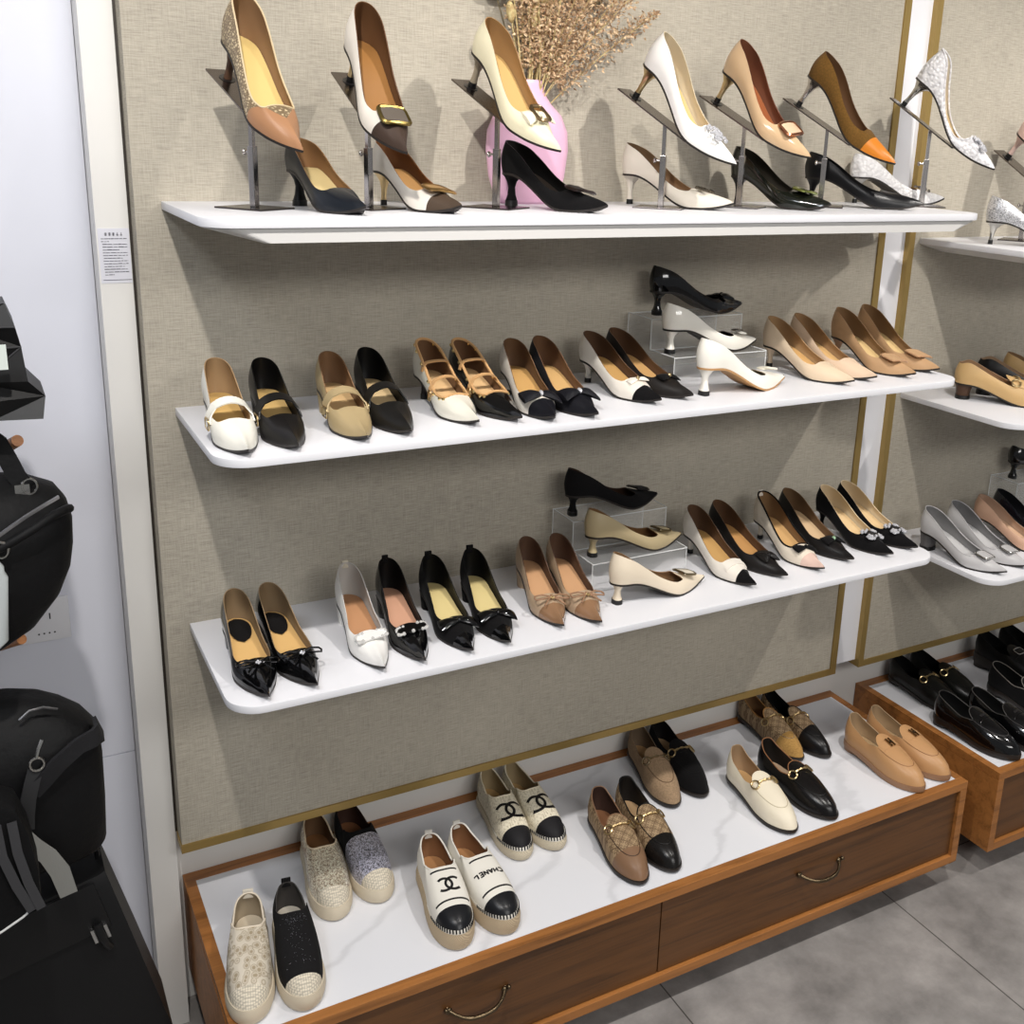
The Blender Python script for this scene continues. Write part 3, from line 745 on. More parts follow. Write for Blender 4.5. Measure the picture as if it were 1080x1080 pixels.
s = tilted('pump', 'off white pump with brown toe and square brass buckle, second stand from the left', (.300, -.085, 1.937), 4.7, 30.3, OFFW, sl='chrome stand under the off white pump with the brass buckle',
    lin_=(110, 66, 30), ins=(158, 106, 50), hb=.134, L=.262, hm=GOLD(), cuts=[('toe_cap', (.72, 0, 0), (1, 0, -.2), mat('satin', (64, 50, 42)))])
s.buckle(mat('metal', (128, 112, 66), r=.35), .735, .018, .024, .0036, plate=mat('satin', (92, 84, 76)), lift=.006)
s = tilted('pump', 'pale cream pump with bow and wooden buckle on a stand before the pink vase', (.522, -.081, 1.938), 15.8, 27.2, mat('leather', (222, 214, 184), r=.35), sl='chrome stand under the pale cream pump before the pink vase',
    lin_=(168, 118, 58), ins=(206, 164, 96), hb=.124, L=.272, hm=mat('leather', (150, 138, 118)))
s.bow(mat('leather', (222, 214, 190)), .725, .028, .017, .006); s.buckle(mat('metal', (128, 110, 84), r=.35), .725, .018, .012, .0034, lift=.008)
s = tilted('pump', 'white leather pump with crystal brooch on the fourth chrome stand', (.858, -.100, 1.937), 25.6, 31, mat('leather', (240, 238, 234), r=.38), sl='chrome stand under the white pump with crystal brooch',
    lin_=(206, 186, 148), ins=(226, 188, 122), L=.27, heel='slim', hm=GOLD())
s.brooch(CRYST(), .755, .012, .018, 2, .0034, lift=.004)
s = tilted('pump', 'nude patent pump with rose gold buckle on the fifth chrome stand', (1.071, -.075, 1.935), 18.1, 27.2, mat('patent', (208, 176, 138)), sl='chrome stand under the nude patent pump',
    lin_=(128, 66, 36), ins=(164, 88, 46), heel='slim', hm=GOLD())
s.buckle(mat('metal', (196, 134, 100), r=.25), .745, .017, .023, .0034, plate=mat('patent', (218, 190, 158)), lift=.006)
s = tilted('pump', 'olive brown pump with bright orange pointed toe on the sixth chrome stand', (1.289, -.072, 1.939), 25.9, 30.1, mat('suede', (106, 76, 34)), sl='chrome stand under the olive pump with orange toe',
    lin_=(104, 66, 34), ins=(140, 98, 52), hb=.12, heel='slim', hm=CHROME(), cuts=[('toe_cap', (.735, 0, 0), (1, 0, -.1), mat('leather', (206, 124, 40), r=.35))])
s = tilted('pump', 'white lace pump with crystal flower brooch on the rightmost chrome stand', (1.587, -.081, 1.952), 32.2, 35, mat('lace', (244, 243, 243), (206, 204, 206)), sl='rightmost chrome stand on the top shelf under the white lace pump',
    lin_=(214, 200, 172), ins=(210, 176, 120), hb=.14, heel='slim', hm=SILVER(), th=.68, rows=DO)
s.brooch(CRYST(), .77, .012, .017, 2, .0036)
rb = M(); rb.tube([p for p in s.T], .0022, 6, closed=True); rb.obj('lace_edging', mat('lace', (244, 243, 243), (206, 204, 206)), s.root)
LO = dict(hb=.112, H=.06, L=.245, W=.9, group=G1L, th=.64)
def low(label, org, yaw, up, z=ZS1, **kw):
    a = dict(LO); a.update(kw); return pump('pump', label, pose(org=(*org, z), yaw=yaw), up, **a)
s = low('black navy leather pump under the toe of the snakeskin pump', (.203, -.092), 10, mat('leather', (24, 28, 34), r=.3), lin_=(150, 100, 52), ins=(216, 190, 128), heel='flare', hm=BLK)
s = low('off white pump with brown toe and gold heel standing below the brass buckle pump', (.356, -.081), 13, OFFW, lin_=(132, 78, 36), ins=(206, 150, 84), hm=GOLD(), heel='slim', cuts=[('toe_cap', (.74, 0, 0), (1, 0, -.2), mat('satin', (72, 58, 46)))])
s.buckle(mat('metal', (168, 134, 84), r=.3), .735, .017, .025, .003, plate=mat('satin', (150, 118, 76)), lift=.006)
s = low('black suede pump with dark square buckle in front of the pink vase', (.598, -.092), 21, BLKS, lin_=(24, 20, 18), ins=(40, 32, 26), heel='flare', hb=.118)
s.buckle(mat('metal', (70, 60, 58), r=.3), .74, .017, .026, .0026, plate=mat('satin', (34, 30, 30)), lift=.007)
s = low('cream pump with dark crystal brooch behind the fourth stand on the top shelf', (.884, -.052), 28, mat('satin', (216, 208, 194)), lin_=(120, 84, 50), ins=(196, 152, 100), hb=.12)
s.brooch(mat('metal', (120, 112, 98), r=.25), .74, .012, .022, 1, .003)
s = low('dark green black patent pump with green gold buckle on the top shelf', (1.153, -.06), 16, mat('patent', (22, 24, 18)), lin_=(36, 30, 20), ins=(52, 46, 30), hb=.12, hm=BLKP)
s.buckle(mat('metal', (150, 158, 92), r=.25), .74, .017, .024, .003, plate=BLKP, lift=.006)
s = low('plain black leather pump with sharp toe under the olive pump', (1.340, -.077), 38, mat('leather', (20, 20, 22), r=.32), lin_=(20, 18, 18), ins=(34, 30, 28), L=.255, heel='slim', hb=.114)
s = low('white satin pump with silver brooch at the right end of the top shelf', (1.515, -.034), 73, mat('lace', (238, 236, 236), (218, 216, 216)), lin_=(150, 104, 60), ins=(196, 148, 92), hm=SILVER(), heel='slim')
s.brooch(mat('metal', (150, 144, 138), r=.2), .75, .010, .022, 1, .003)

# ------------------------------------------------------------------ middle long shelf
G2 = 'shoes on the middle long shelf'
def on2(label, toe, yaw, up, name='pump', z=ZS2, group=G2, **kw):
    L = kw.pop('L', .25); return pump(name, label, pose(toe, z, yaw, L), up, L=L, group=group, **kw)
MJ = dict(H=.045, W=.87, th=.60, heel='block', tip=False, lin_=(170, 128, 78), ins=(206, 168, 98))
for lab, toe, yaw, hb, up, lin_, ins in (
    ('white leather strap pump at the far left of the middle shelf', (.046, -.359), -.9, .110, mat('leather', (230, 227, 216), r=.4), (172, 130, 80), (206, 164, 92)),
    ('black leather strap pump beside the white strap pump', (.122, -.359), -1.2, .105, mat('leather', (20, 18, 18), r=.38), (18, 16, 16), (198, 160, 92)),
    ('khaki leather strap pump, third shoe of the middle shelf', (.235, -.353), -2.3, .107, mat('leather', (172, 152, 114), r=.45), (142, 98, 58), (204, 166, 112)),
    ('black leather strap pump right of the khaki strap pump', (.313, -.345), -1.0, .108, mat('leather', (24, 23, 22), r=.4), (16, 15, 15), (206, 176, 124))):
    a = dict(MJ); a.update(lin_=lin_, ins=ins)
    s = on2(lab, toe, yaw, up, 'strap_pump', hb=hb, **a); s.strap(up, .47, .014, .023, GOLD())
NUDE = mat('leather', (198, 156, 108), r=.4)
for lab, toe, yaw, hb, up, lin_ in (('white patent pump with tan studded ankle straps', (.442, -.33), 1.9, .113, mat('patent', (226, 222, 208)), (128, 84, 50)), ('black patent pump with tan studded ankle straps', (.522, -.335), 4.5, .110, BLKP, (120, 78, 46))):
    s = on2(lab, toe, yaw, up, 'strap_pump', hb=hb, H=.05, W=.85, th=.62, lin_=lin_, ins=(214, 172, 118), rim=NUDE, rimr=.0028, hm=mat('leather', (40, 32, 28)))
    s.strap(NUDE, .44, .012, .008, GOLD()); s.strap(NUDE, .3, .004, .007, None, down=.7)
    s.studs(mat('metal', (226, 200, 140), r=.2), [1, 5, 10, 15, 20, 25, 30, 35, 39, 43]+[s.N-k for k in (5, 10, 15, 20, 25, 30, 35, 39, 43)], cap=19)
s = on2('white pump with navy satin toe and navy bow on the middle shelf', (.577, -.354), -6.6, OFFW, W=.87, hb=.109, lin_=(118, 80, 48), ins=(200, 152, 84), cuts=[('toe_cap', (.74, 0, 0), (1, 0, -.1), NAVY)])
s.bow(NAVY, .71, .036, .022, .008, km=CRYST())
s = on2('all navy black pump with navy bow and crystal clasp', (.660, -.363), -.4, NAVY, W=.87, hb=.112, lin_=(118, 78, 46), ins=(206, 160, 96)); s.bow(NAVY, .71, .036, .022, .008, km=CRYST())
s = on2('off white pump with black pointed toe and gold clasp bow', (.826, -.317), 6.5, OFFW, hb=.106, lin_=(100, 66, 40), ins=(196, 148, 82), cuts=[('toe_cap', (.765, 0, 0), (1, 0, -.2), BLKS)])
s.bow(OFFW, .705, .022, .009, .004, km=GOLD())
s = on2('black pump with flat bow and gold clasp beside the acrylic riser', (.906, -.308), 10.2, mat('leather', (26, 22, 20), r=.5), hb=.108, lin_=(100, 64, 38), ins=(198, 150, 88)); s.bow(BLKS, .72, .024, .013, .005, km=GOLD())
K = dict(L=.24, hb=.105, H=.052, W=.92, heel='flare', group=G2, th=.66)
s = pump('pump', 'black patent pump with bow on the upper step of the middle shelf riser', pose(org=(.958, -.064, ZS2+.128), yaw=89), BLKP, lin_=(20, 18, 18), ins=(34, 30, 28), **K); s.bow(BLKP, .76, .028, .016, .007)
s = pump('pump', 'white patent pump with bow clip on the lower step of the middle shelf riser', pose(org=(.934, -.155, ZS2+.064), yaw=89.5), WHP, lin_=(60, 44, 34), ins=(90, 66, 48), **K); s.bow(WHP, .78, .02, .010, .004); s.buckle(mat('metal', (140, 130, 118), r=.3), .78, .008, .012, .0014, lift=.008)
s = pump('pump', 'white leather pump with buckled strap standing in front of the middle shelf riser', pose(org=(.945, -.268, ZS2), yaw=95), mat('leather', (234, 230, 220), r=.36), lin_=(172, 146, 108), ins=(60, 42, 34), solem=mat('leather', (176, 134, 88)), **dict(K, hb=.116, H=.058)); s.buckle(mat('plain', (236, 230, 214), r=.25), .78, .012, .019, .0022, lift=.008); 
BEI = mat('leather', (218, 196, 168), r=.5); TANB = mat('leather', (186, 150, 112), r=.5)
on2('plain beige pointed pump, left one of the beige pair', (1.306, -.327), 9.4, BEI, hb=.115, H=.052, lin_=(176, 132, 80), ins=(212, 162, 96))
on2('plain beige pointed pump, right one of the beige pair', (1.382, -.315), 6.5, mat('leather', (216, 190, 164), r=.5), hb=.115, H=.052, lin_=(170, 124, 74), ins=(214, 168, 104))
for lab, toe, yaw in (('tan pump with square covered buckle, left one of the tan pair', (1.49, -.322), 3.3), ('tan pump with square covered buckle at the right end of the middle shelf', (1.582, -.305), 2.)):
    s = on2(lab, toe, yaw, TANB, hb=.124, H=.058, lin_=(142, 100, 58), ins=(216, 180, 118), heel='slim', hm=mat('leather', (160, 124, 92)))
    s.buckle(mat('leather', (176, 138, 104), r=.5), .745, .020, .026, .0022, plate=TANB, lift=.005)

# ------------------------------------------------------------------ lowest long shelf
G3 = 'pumps on the lowest long shelf'
def on3(label, toe, yaw, up, **kw): return on2(label, toe, yaw, up, z=ZS3, group=G3, **kw)
for lab, toe, yaw in (('black patent low heel with string bow at the left end of the lowest shelf', (.061, -.356), .4), ('black patent low heel with string bow beside the leftmost one', (.142, -.353), 5.3)):
    s = on3(lab, toe, yaw, BLKP, hb=.106, H=.042, heel='block', tip=False, lin_=(150, 118, 76), ins=(214, 168, 98), W=.89, th=.63); s.heel_pad(mat('suede', (14, 12, 12)), .05, .34); s.string_bow(BLKP, .69, .036, CRYST(), .0018)
for lab, toe, yaw, hb, up, lin_, ins, tabm in (('white leather pump with pearl buckle on the lowest shelf', (.262, -.346), -2.3, .116, mat('leather', (232, 230, 226), r=.35), (188, 184, 176), (190, 134, 90), mat('leather', (196, 188, 170))),
    ('black patent pump with pearl buckle beside the white pearl pump', (.336, -.349), -3.3, .114, BLKP, (18, 16, 16), (206, 150, 118), BLKS)):
    s = on3(lab, toe, yaw, up, hb=hb, H=.045, heel='block', tip=False, lin_=lin_, ins=ins, W=.86, th=.60)
    s.brooch(mat('crystal', (232, 230, 226)), .69, .010, .027, 1, .0034, core=up, lift=.004, name='pearl_buckle'); s.pull_tab(tabm, .008)
for lab, toe, yaw, hb in (('black suede pump with patent chain bow, left one of its pair', (.427, -.35), -2.8, .107), ('black suede pump with patent chain bow, right one of its pair', (.502, -.35), -6.0, .106)):
    s = on3(lab, toe, yaw, BLKS, hb=hb, H=.04, heel='block', tip=False, lin_=(16, 15, 16), ins=(218, 196, 128), W=.88, th=.62, cuts=[('toe_cap', (.80, 0, 0), (1, 0, -.2), BLKP)])
    s.bow(BLKP, .70, .036, .016, .008); s.pull_tab(BLKS, .010, .014)
for lab, toe, yaw, hb in (('taupe pump with brown patent toe and string bow, left one', (.623, -.332), -8.8, .104), ('taupe pump with brown patent toe and string bow, right one', (.697, -.349), -5.9, .107)):
    s = on3(lab, toe, yaw, mat('leather', (178, 154, 128), r=.4), hb=hb, H=.045, heel='block', tip=False, lin_=(106, 70, 48), ins=(204, 152, 106), W=.86, th=.62, cuts=[('toe_cap', (.72, 0, 0), (1, 0, -.2), mat('patent', (146, 112, 84)))])
    s.string_bow(mat('leather', (150, 116, 90)), .69, .036, GOLD(), .0018)
K = dict(L=.24, hb=.105, H=.048, W=.92, heel='flare', group=G3, th=.67)
s = pump('pump', 'black suede pump with black buckle on the upper step of the lowest shelf riser', pose(org=(.764, -.075, ZS3+.128), yaw=92), BLKS, lin_=(60, 38, 24), ins=(96, 64, 38), **K); s.buckle(mat('plain', (20, 18, 18), r=.2), .77, .016, .022, .0026, plate=BLKS, lift=.007)
s = pump('pump', 'khaki green pump with square buckle on the lower step of the lowest shelf riser', pose(org=(.768, -.157, ZS3+.064), yaw=89), mat('leather', (172, 156, 122), r=.42), lin_=(140, 92, 46), ins=(150, 98, 50), **K); s.buckle(mat('metal', (132, 116, 84), r=.3), .77, .015, .021, .0026, plate=mat('leather', (196, 180, 142)), lift=.006)
s = pump('pump', 'cream pump with square cream buckle standing in front of the lowest shelf riser', pose(org=(.768, -.262, ZS3), yaw=92), mat('leather', (222, 208, 186), r=.4), lin_=(160, 112, 66), ins=(120, 78, 44), **dict(K, hb=.11)); s.buckle(mat('metal', (150, 136, 108), r=.3), .77, .016, .022, .0026, plate=mat('leather', (230, 220, 202)), lift=.006)
s = on3('off white pump with folded front and black pointed toe', (1.085, -.332), .7, OFFW, hb=.113, lin_=(104, 70, 44), ins=(196, 148, 82), cuts=[('toe_cap', (.80, 0, 0), (1, .25, -.1), BLKS)])
s.saddle(OFFW, .70, .735, .002, .8, 'fold')
s = on3('black pump with twisted leather knot on the toe', (1.18, -.321), 5, mat('leather', (24, 21, 20), r=.4), hb=.111, lin_=(104, 66, 38), ins=(190, 136, 74)); s.bow(mat('leather', (22, 20, 20), r=.35), .745, .021, .02, .008)
s = on3('cream pump with black bow band and pink toe', (1.28, -.326), -2.3, mat('leather', (226, 214, 196)), hb=.115, lin_=(150, 108, 62), ins=(206, 158, 96), rim=BLKS, rimr=.002, cuts=[('toe_cap', (.78, 0, 0), (1, 0, -.1), mat('leather', (220, 190, 176)))]); s.bow(BLKS, .72, .028, .014, .005, km=BLKS); s.pull_tab(OFFW, .006, .012)
s = on3('black pump with bow and green crystal clasp', (1.38, -.312), 1.1, mat('leather', (22, 20, 20), r=.35), hb=.108, lin_=(120, 84, 50), ins=(206, 172, 128)); s.bow(BLKS, .72, .028, .015, .005, km=mat('crystal', (170, 206, 168)))
for lab, toe, yaw, hb in (('black suede pump with square crystal brooch, left one of its pair', (1.487, -.326), 1.2, .107), ('black suede pump with square crystal brooch at the right end of the lowest shelf', (1.571, -.32), 4.5, .107)):
    s = on3(lab, toe, yaw, BLKS, hb=hb, heel='slim', lin_=(214, 188, 142), ins=(220, 186, 132)); s.brooch(CRYST(), .72, .012, .016, 2, .0038, core=mat('plain', (16, 14, 14)), lift=.003)

# ------------------------------------------------------------------ flats on the marble cabinet top
G4 = 'flat shoes on the main marble cabinet'
FL = dict(lm=None)
def flat(name, label, toe, yaw, upper, rows, hb=.09, ts=.028, L=.25, W=1.0, lin_=(150, 104, 62), ins=(196, 150, 100), solem=None, cuts=(), rim=None, rimr=0., z=ZM, group=G4, bend=0., expand=.002, bulge=.0025, spring=.005, H=None, heelblock=None, labels={}, org=None):
    H = H or ts
    P = pose(toe, z, yaw, L) if org is None else pose(org=(*org, z), yaw=yaw)
    s = Shoe(name, label, rows((hb-H)/L), L, W, H, ts, spring, bend, group=group, **P)
    s.build(upper, mat('leather', soft(lin_, .3), r=.6), mat('leather', soft(ins, .18), r=.5), None, cuts, rim, rimr, labels)
    s.sole(solem, expand, bulge)
    if heelblock: s.heel('wedge', heelblock)
    return s
RUB = mat('plain', (206, 194, 172), r=.75, s=.2); ROPE = mat('rope', (196, 176, 146))
def rd(th, tz=.235): return lambda c: RD(c, th, tz)
def lf(th=.40, tz=.255): return lambda c: LF(c, th, tz)
CRO = mat('crochet', (222, 212, 192))
cap = lambda x, m, k=-.15: ('toe_cap', (x, 0, 0), (1, 0, k), m)
LEO = mat('leopard_lace', (222, 212, 194), (176, 160, 134))
s = flat('slip_on_shoe', 'champagne leopard lace slip-on at the front left corner of the cabinet', (.002, -.352), -13, LEO, rd(.40, .225), .088, .03, W=.95, lin_=(168, 148, 116), ins=(214, 198, 170), solem=RUB, cuts=[cap(.83, CRO)], rim=mat('leather', (220, 208, 188)), rimr=.0018); s.pull_tab(mat('leather', (222, 214, 198)), .014, .02)
s = flat('slip_on_shoe', 'black sequinned mesh slip-on with cream toe cap at the front', (.100, -.365), -7, mat('fabric', (16, 15, 16)), rd(.36, .24), .094, .03, W=.95, lin_=(60, 56, 54), ins=(206, 196, 178), solem=RUB, cuts=[cap(.85, CRO)]); s.pull_tab(BLKS, .014, .018)
g = M(); rn = random.Random(4)
for k in range(60):
    x = rn.uniform(.5, .82); y = rn.uniform(-.09, .09)*rn.uniform(.3, 1); p, n = s.hit(x*.25, y*.25*(1.4 if x > .6 else 1)); g.ball(p+n*.0004, rn.uniform(.0006, .0012), 5, 4)
for k in range(70):
    p, n = s.hit((.44+.05*rn.gauss(0, .5))*.25, .012*rn.gauss(0, .8)); g.ball(p+n*.0004, .0007, 5, 4)
g.obj('sequins', mat('metal', (150, 150, 156), r=.2), s.root)['kind'] = 'stuff'
s = flat('slip_on_shoe', 'champagne glitter slip-on with crochet toe beside the black glitter one', (.218, -.167), -5.2, mat('glitter', (150, 128, 100), (232, 220, 198)), rd(.50), .092, .03, W=.95, lin_=(120, 82, 48), ins=(150, 100, 56), solem=RUB, cuts=[cap(.84, CRO)], rim=mat('leather', (206, 188, 160)), rimr=.0018); s.pull_tab(mat('leather', (214, 202, 184)), .014, .016)
s = flat('slip_on_shoe', 'black and silver glitter slip-on with cream crochet toe', (.317, -.158), .6, BLKS, rd(.47, .245), .095, .03, W=.95, lin_=(70, 42, 30), ins=(150, 96, 58), solem=RUB, cuts=[cap(.84, CRO), ('glitter_vamp', (.50, 0, 0), (1, 0, -.05), mat('glitter', (52, 52, 64), (196, 196, 212)))]); s.pull_tab(BLKS, .02, .014)
# two C shapes interlocked, and capital letters, as polylines
def two_c():
    out = []
    for sg in (1, -1):
        pts = []
        for k in range(25):
            a = R(48)+R(264)*k/24; pts.append((sg*(-.31)-sg*(.52*math.cos(a)), .46*math.sin(a)))
        out.append(pts)
    return out
LET = {'C': [[(.85, .8), (.65, .97), (.35, .97), (.12, .75), (.08, .5), (.12, .25), (.35, .03), (.65, .03), (.85, .2)]], 'H': [[(.1, 0), (.1, 1)], [(.85, 0), (.85, 1)], [(.1, .5), (.85, .5)]],
       'A': [[(.02, 0), (.47, 1), (.92, 0)], [(.2, .33), (.74, .33)]], 'N': [[(.1, 0), (.1, 1), (.85, 0), (.85, 1)]], 'E': [[(.8, 0), (.12, 0), (.12, 1), (.8, 1)], [(.12, .52), (.7, .52)]], 'L': [[(.12, 1), (.12, 0), (.78, 0)]]}
def word(w):
    out = []
    for i, ch in enumerate(w):
        for ln in LET[ch]: out.append([((i-len(w)/2)*1.12+x, y-.5) for x, y in ln])
    return out
INK = mat('leather', (22, 20, 20), r=.5); CAN = mat('fabric', (226, 222, 212)); CAPB = mat('leather', (26, 27, 30), r=.3)
esp = dict(lin_=(150, 96, 54), ins=(190, 132, 80), solem=ROPE, rim=CAN, rimr=.0018)
s = flat('espadrille', 'white canvas espadrille with double C emblem in the front pair', (.407, -.352), -7.1, CAN, rd(.46), .097, .034, W=.96, cuts=[cap(.79, CAPB, -.1)], **esp); s.foxing(CAN); s.stitches(INK); s.pull_tab(CAN, .014, .016)
s.strokes(INK, two_c(), .625, .002, .030, .0052, 'emblem'); s.patch([(.485*.25, .25*.108*(k/8-1)) for k in range(17)], .0034, .0007, 1).obj('trim_line', INK, s.root); s.patch([(.765*.25, .25*.135*(k/8-1)) for k in range(17)], .0034, .0007, 1).obj('trim_line', INK, s.root)
s = flat('espadrille', 'white canvas espadrille lettered CHANEL in the front pair', (.513, -.357), 2.9, CAN, rd(.44), .103, .034, W=.96, cuts=[cap(.80, CAPB, -.1)], **esp); s.foxing(CAN); s.stitches(INK); s.pull_tab(CAN, .014, .016)
s.strokes(INK, word('CHANEL'), .62, -.002, .0098, .0029, 'lettering'); s.patch([(.47*.25, .25*.105*(k/8-1)) for k in range(17)], .0034, .0007, 1).obj('trim_line', INK, s.root); s.patch([(.772*.25, .25*.135*(k/8-1)) for k in range(17)], .0034, .0007, 1).obj('trim_line', INK, s.root)
TWD = mat('tweed', (226, 218, 196), (176, 164, 138)); esp = dict(lin_=(176, 150, 104), ins=(206, 166, 106), solem=mat('rope', (206, 194, 170)), rim=mat('leather', (226, 216, 192)), rimr=.0018)
for lab, toe, yaw, hb in (('beige tweed espadrille with double C emblem, left one of the back pair', (.638, -.169), -4.5, .086), ('beige tweed espadrille with double C emblem, right one of the back pair', (.724, -.173), 1.6, .088)):
    s = flat('espadrille', lab, toe, yaw, TWD, rd(.47), hb, .022, W=.86, cuts=[cap(.79, mat('satin', (24, 23, 26)), -.1)], **esp); s.foxing(CAN); s.stitches(INK); s.strokes(INK, two_c(), .64, .001, .041, .0066, 'emblem')
LSOLE = mat('plain', (30, 24, 20), r=.45); MONO = mat('monogram', (158, 134, 102), (96, 72, 48))
def loafer(label, toe, yaw, upper, hb=.09, cuts=(), ts=.009, H=.02, solem=None, seamm=None, bit=True, bitm=None, z=ZM, group=G4, tongue=None, vampm=None, th=.40, sad=None, W=.97, heelm=None, rim=None, rimr=0., **kw):
    s = flat('loafer', label, toe, yaw, upper, lf(th), hb, ts, W=W, solem=solem or LSOLE, cuts=cuts, expand=.0018, bulge=.0008, z=z, group=group, H=H, heelblock=heelm or solem or LSOLE, rim=rim, rimr=rimr, **kw)
    s.seam(seamm or upper, v0=.36, r=.0011)
    if sad: s.saddle(sad, .50, .58, .0014, .93)
    if bit: s.bit(bitm or GOLD(), .525 if not sad else .54)
    return s
TAUPE = mat('suede', (150, 126, 100)); BRN = mat('leather', (128, 98, 74), r=.4)
loafer('brown monogram canvas loafer with gold horsebit at the front edge', (.827, -.354), -6.4, MONO, .089, [('toe_cap', (.70, 0, 0), (1, 0, -.25), BRN)], seamm=mat('leather', (70, 50, 36)), lin_=(70, 44, 34), ins=(142, 92, 58), rim=BRN, rimr=.0014, W=.94)
loafer('monogram canvas loafer with glossy black toe and gold horsebit at the front', (.915, -.352), -3.3, MONO, .092, [('toe_cap', (.70, 0, 0), (1, 0, -.15), mat('leather', (22, 20, 19), r=.25))], seamm=BLK, lin_=(22, 19, 18), ins=(196, 156, 110), rim=BLK, rimr=.0016, W=.94)
loafer('taupe suede loafer with silver bar snaffle at the back', (1.045, -.16), -9.5, TAUPE, .087, seamm=mat('suede', (104, 82, 62)), lin_=(118, 94, 68), ins=(190, 144, 92), W=.92, sad=TAUPE, bitm=mat('metal', (176, 160, 130), r=.25))
loafer('black suede loafer with gold snaffle beside the taupe one', (1.133, -.157), -4.1, BLKS, .084, lin_=(16, 14, 14), ins=(186, 148, 104), W=.92, sad=BLKS)
loafer('monogram loafer with ochre toe behind the black leather loafer', (1.455, -.139), .4, MONO, .08, [('toe_cap', (.70, 0, 0), (1, 0, -.25), mat('suede', (168, 130, 74)))], lin_=(142, 98, 56), ins=(200, 150, 86), rim=mat('leather', (150, 108, 60)), rimr=.0016, W=.80)
loafer('monogram loafer with black toe behind the black leather loafer', (1.53, -.160), 4.2, MONO, .092, [('toe_cap', (.66, 0, 0), (1, 0, -.15), mat('leather', (20, 19, 20), r=.28))], seamm=BLK, lin_=(18, 16, 16), ins=(40, 32, 28), rim=BLK, rimr=.0018, W=.80)
loafer('cream leather loafer with gold horsebit near the front edge', (1.237, -.363), -2.3, mat('leather', (230, 220, 198), r=.42), .096, seamm=mat('leather', (196, 184, 158)), lin_=(178, 140, 96), ins=(214, 166, 104))
loafer('smooth black leather loafer with gold horsebit beside the cream one', (1.362, -.366), 5.6, mat('leather', (18, 16, 16), r=.24), .092, seamm=BLK, lin_=(22, 18, 16), ins=(206, 172, 136), rim=mat('leather', (140, 96, 62)), rimr=.0012)
CAM = mat('leather', (186, 142, 98), r=.36); LUG = mat('plain', (146, 110, 82), r=.5)
for lab, toe, yaw, hb in (('camel leather loafer with metal clasp, left one of its pair', (1.637, -.378), 3.8, .099), ('camel leather loafer with metal clasp at the right corner', (1.735, -.371), 8.0, .098)):
    s = loafer(lab, toe, yaw, CAM, hb, ts=.015, H=.028, solem=LUG, seamm=mat('leather', (150, 108, 70)), bit=False, sad=CAM, lin_=(176, 140, 96), ins=(206, 170, 120))
    X = s.fr(.54, 0, .003); m = M()
    for q in (-1, 1): m.box(-.013, .013, q*.005-.0018, q*.005+.0018, 0, .003, X=X)
    m.box(-.003, .003, -.006, .006, .001, .004, X=X); m.obj('clasp', mat('metal', (140, 120, 92), r=.2), s.root)

# ------------------------------------------------------------------ right bay
G5 = 'pumps in the right bay'
pump('pump', 'silver glitter pump on the upper shelf of the right bay', pose(org=(1.855, -.148, QS1), yaw=45), mat('glitter', (150, 150, 152), (226, 226, 230)), lin_=(150, 116, 70), ins=(200, 160, 96), hb=.115, H=.055, heel='slim', hm=SILVER(), group=G5)
o2 = (2.03, -.025, QS1+.212)
s = tilted('pump', 'blush pump with black toe and gold buckle tilted at the right edge', o2, 8, 33, mat('leather', (216, 186, 176)), zs=QS1, sl='chrome stand under the blush pump at the right edge', lin_=(110, 66, 40), ins=(150, 100, 56), cuts=[('toe_cap', (.72, 0, 0), (1, 0, -.2), mat('satin', (40, 32, 30)))]); s.buckle(GOLD(), .75, .014, .021, .0026, plate=mat('satin', (50, 42, 38)), lift=.006)
CML = mat('leather', (196, 162, 112), r=.45)
s = pump('loafer_pump', 'camel heeled loafer with horsebit at the left of the right bay shelf', pose(org=(1.896, -.085, QS2), yaw=40), CML, lin_=(168, 124, 82), ins=(206, 160, 112), hb=.094, H=.042, heel='block', tip=True, hm=mat('leather', (72, 50, 36)), W=1., group=G5, rows=lambda c, th, tz: LF(c, .48, .22)); s.seam(mat('leather', (160, 124, 80)), v0=.4); s.bit(GOLD(), .58)
s = pump('loafer_pump', 'black heeled loafer with studs behind the camel loafer', pose(org=(1.992, -.07, QS2), yaw=40), BLK, lin_=(168, 130, 92), ins=(196, 160, 120), hb=.094, H=.042, heel='block', W=.9, group=G5, rows=lambda c, th, tz: LF(c, .48, .22)); s.bit(SILVER(), .58)
pump('loafer_pump', 'camel heeled loafer behind the black studded one at the right edge', pose(org=(2.108, -.06, QS2), yaw=34), CML, lin_=(150, 108, 66), ins=(196, 150, 100), hb=.10, H=.045, heel='block', W=1., group=G5)
SLV = mat('leather', (186, 184, 184), r=.32)
for lab, org, yaw in (('silver grey pump with oval buckle at the left of its shelf', (1.832, -.099), 8.1), ('silver grey pump with oval buckle, second of the pair', (1.935, -.095), 5)):
    s = pump('pump', lab, pose(org=(*org, QS3), yaw=yaw), SLV, lin_=(120, 118, 118), ins=(190, 188, 188), hb=.112, H=.05, heel='block', hm=mat('leather', (90, 88, 88)), W=1., group=G5, th=.66, rim=SLV, rimr=.0012); s.buckle(SILVER(), .745, .017, .023, .0022, plate=SLV, lift=.005)
pump('pump', 'nude blush pump right of the silver grey pair', pose(org=(2.052, -.082, QS3), yaw=12), mat('leather', (206, 166, 140)), lin_=(186, 142, 110), ins=(216, 174, 138), hb=.110, H=.052, group=G5)
pump('pump', 'black navy pump behind the nude one at the right edge', pose(org=(2.135, -.073, QS3), yaw=12), mat('patent', (16, 17, 24)), lin_=(18, 18, 22), ins=(30, 30, 36), hb=.112, H=.052, group=G5)
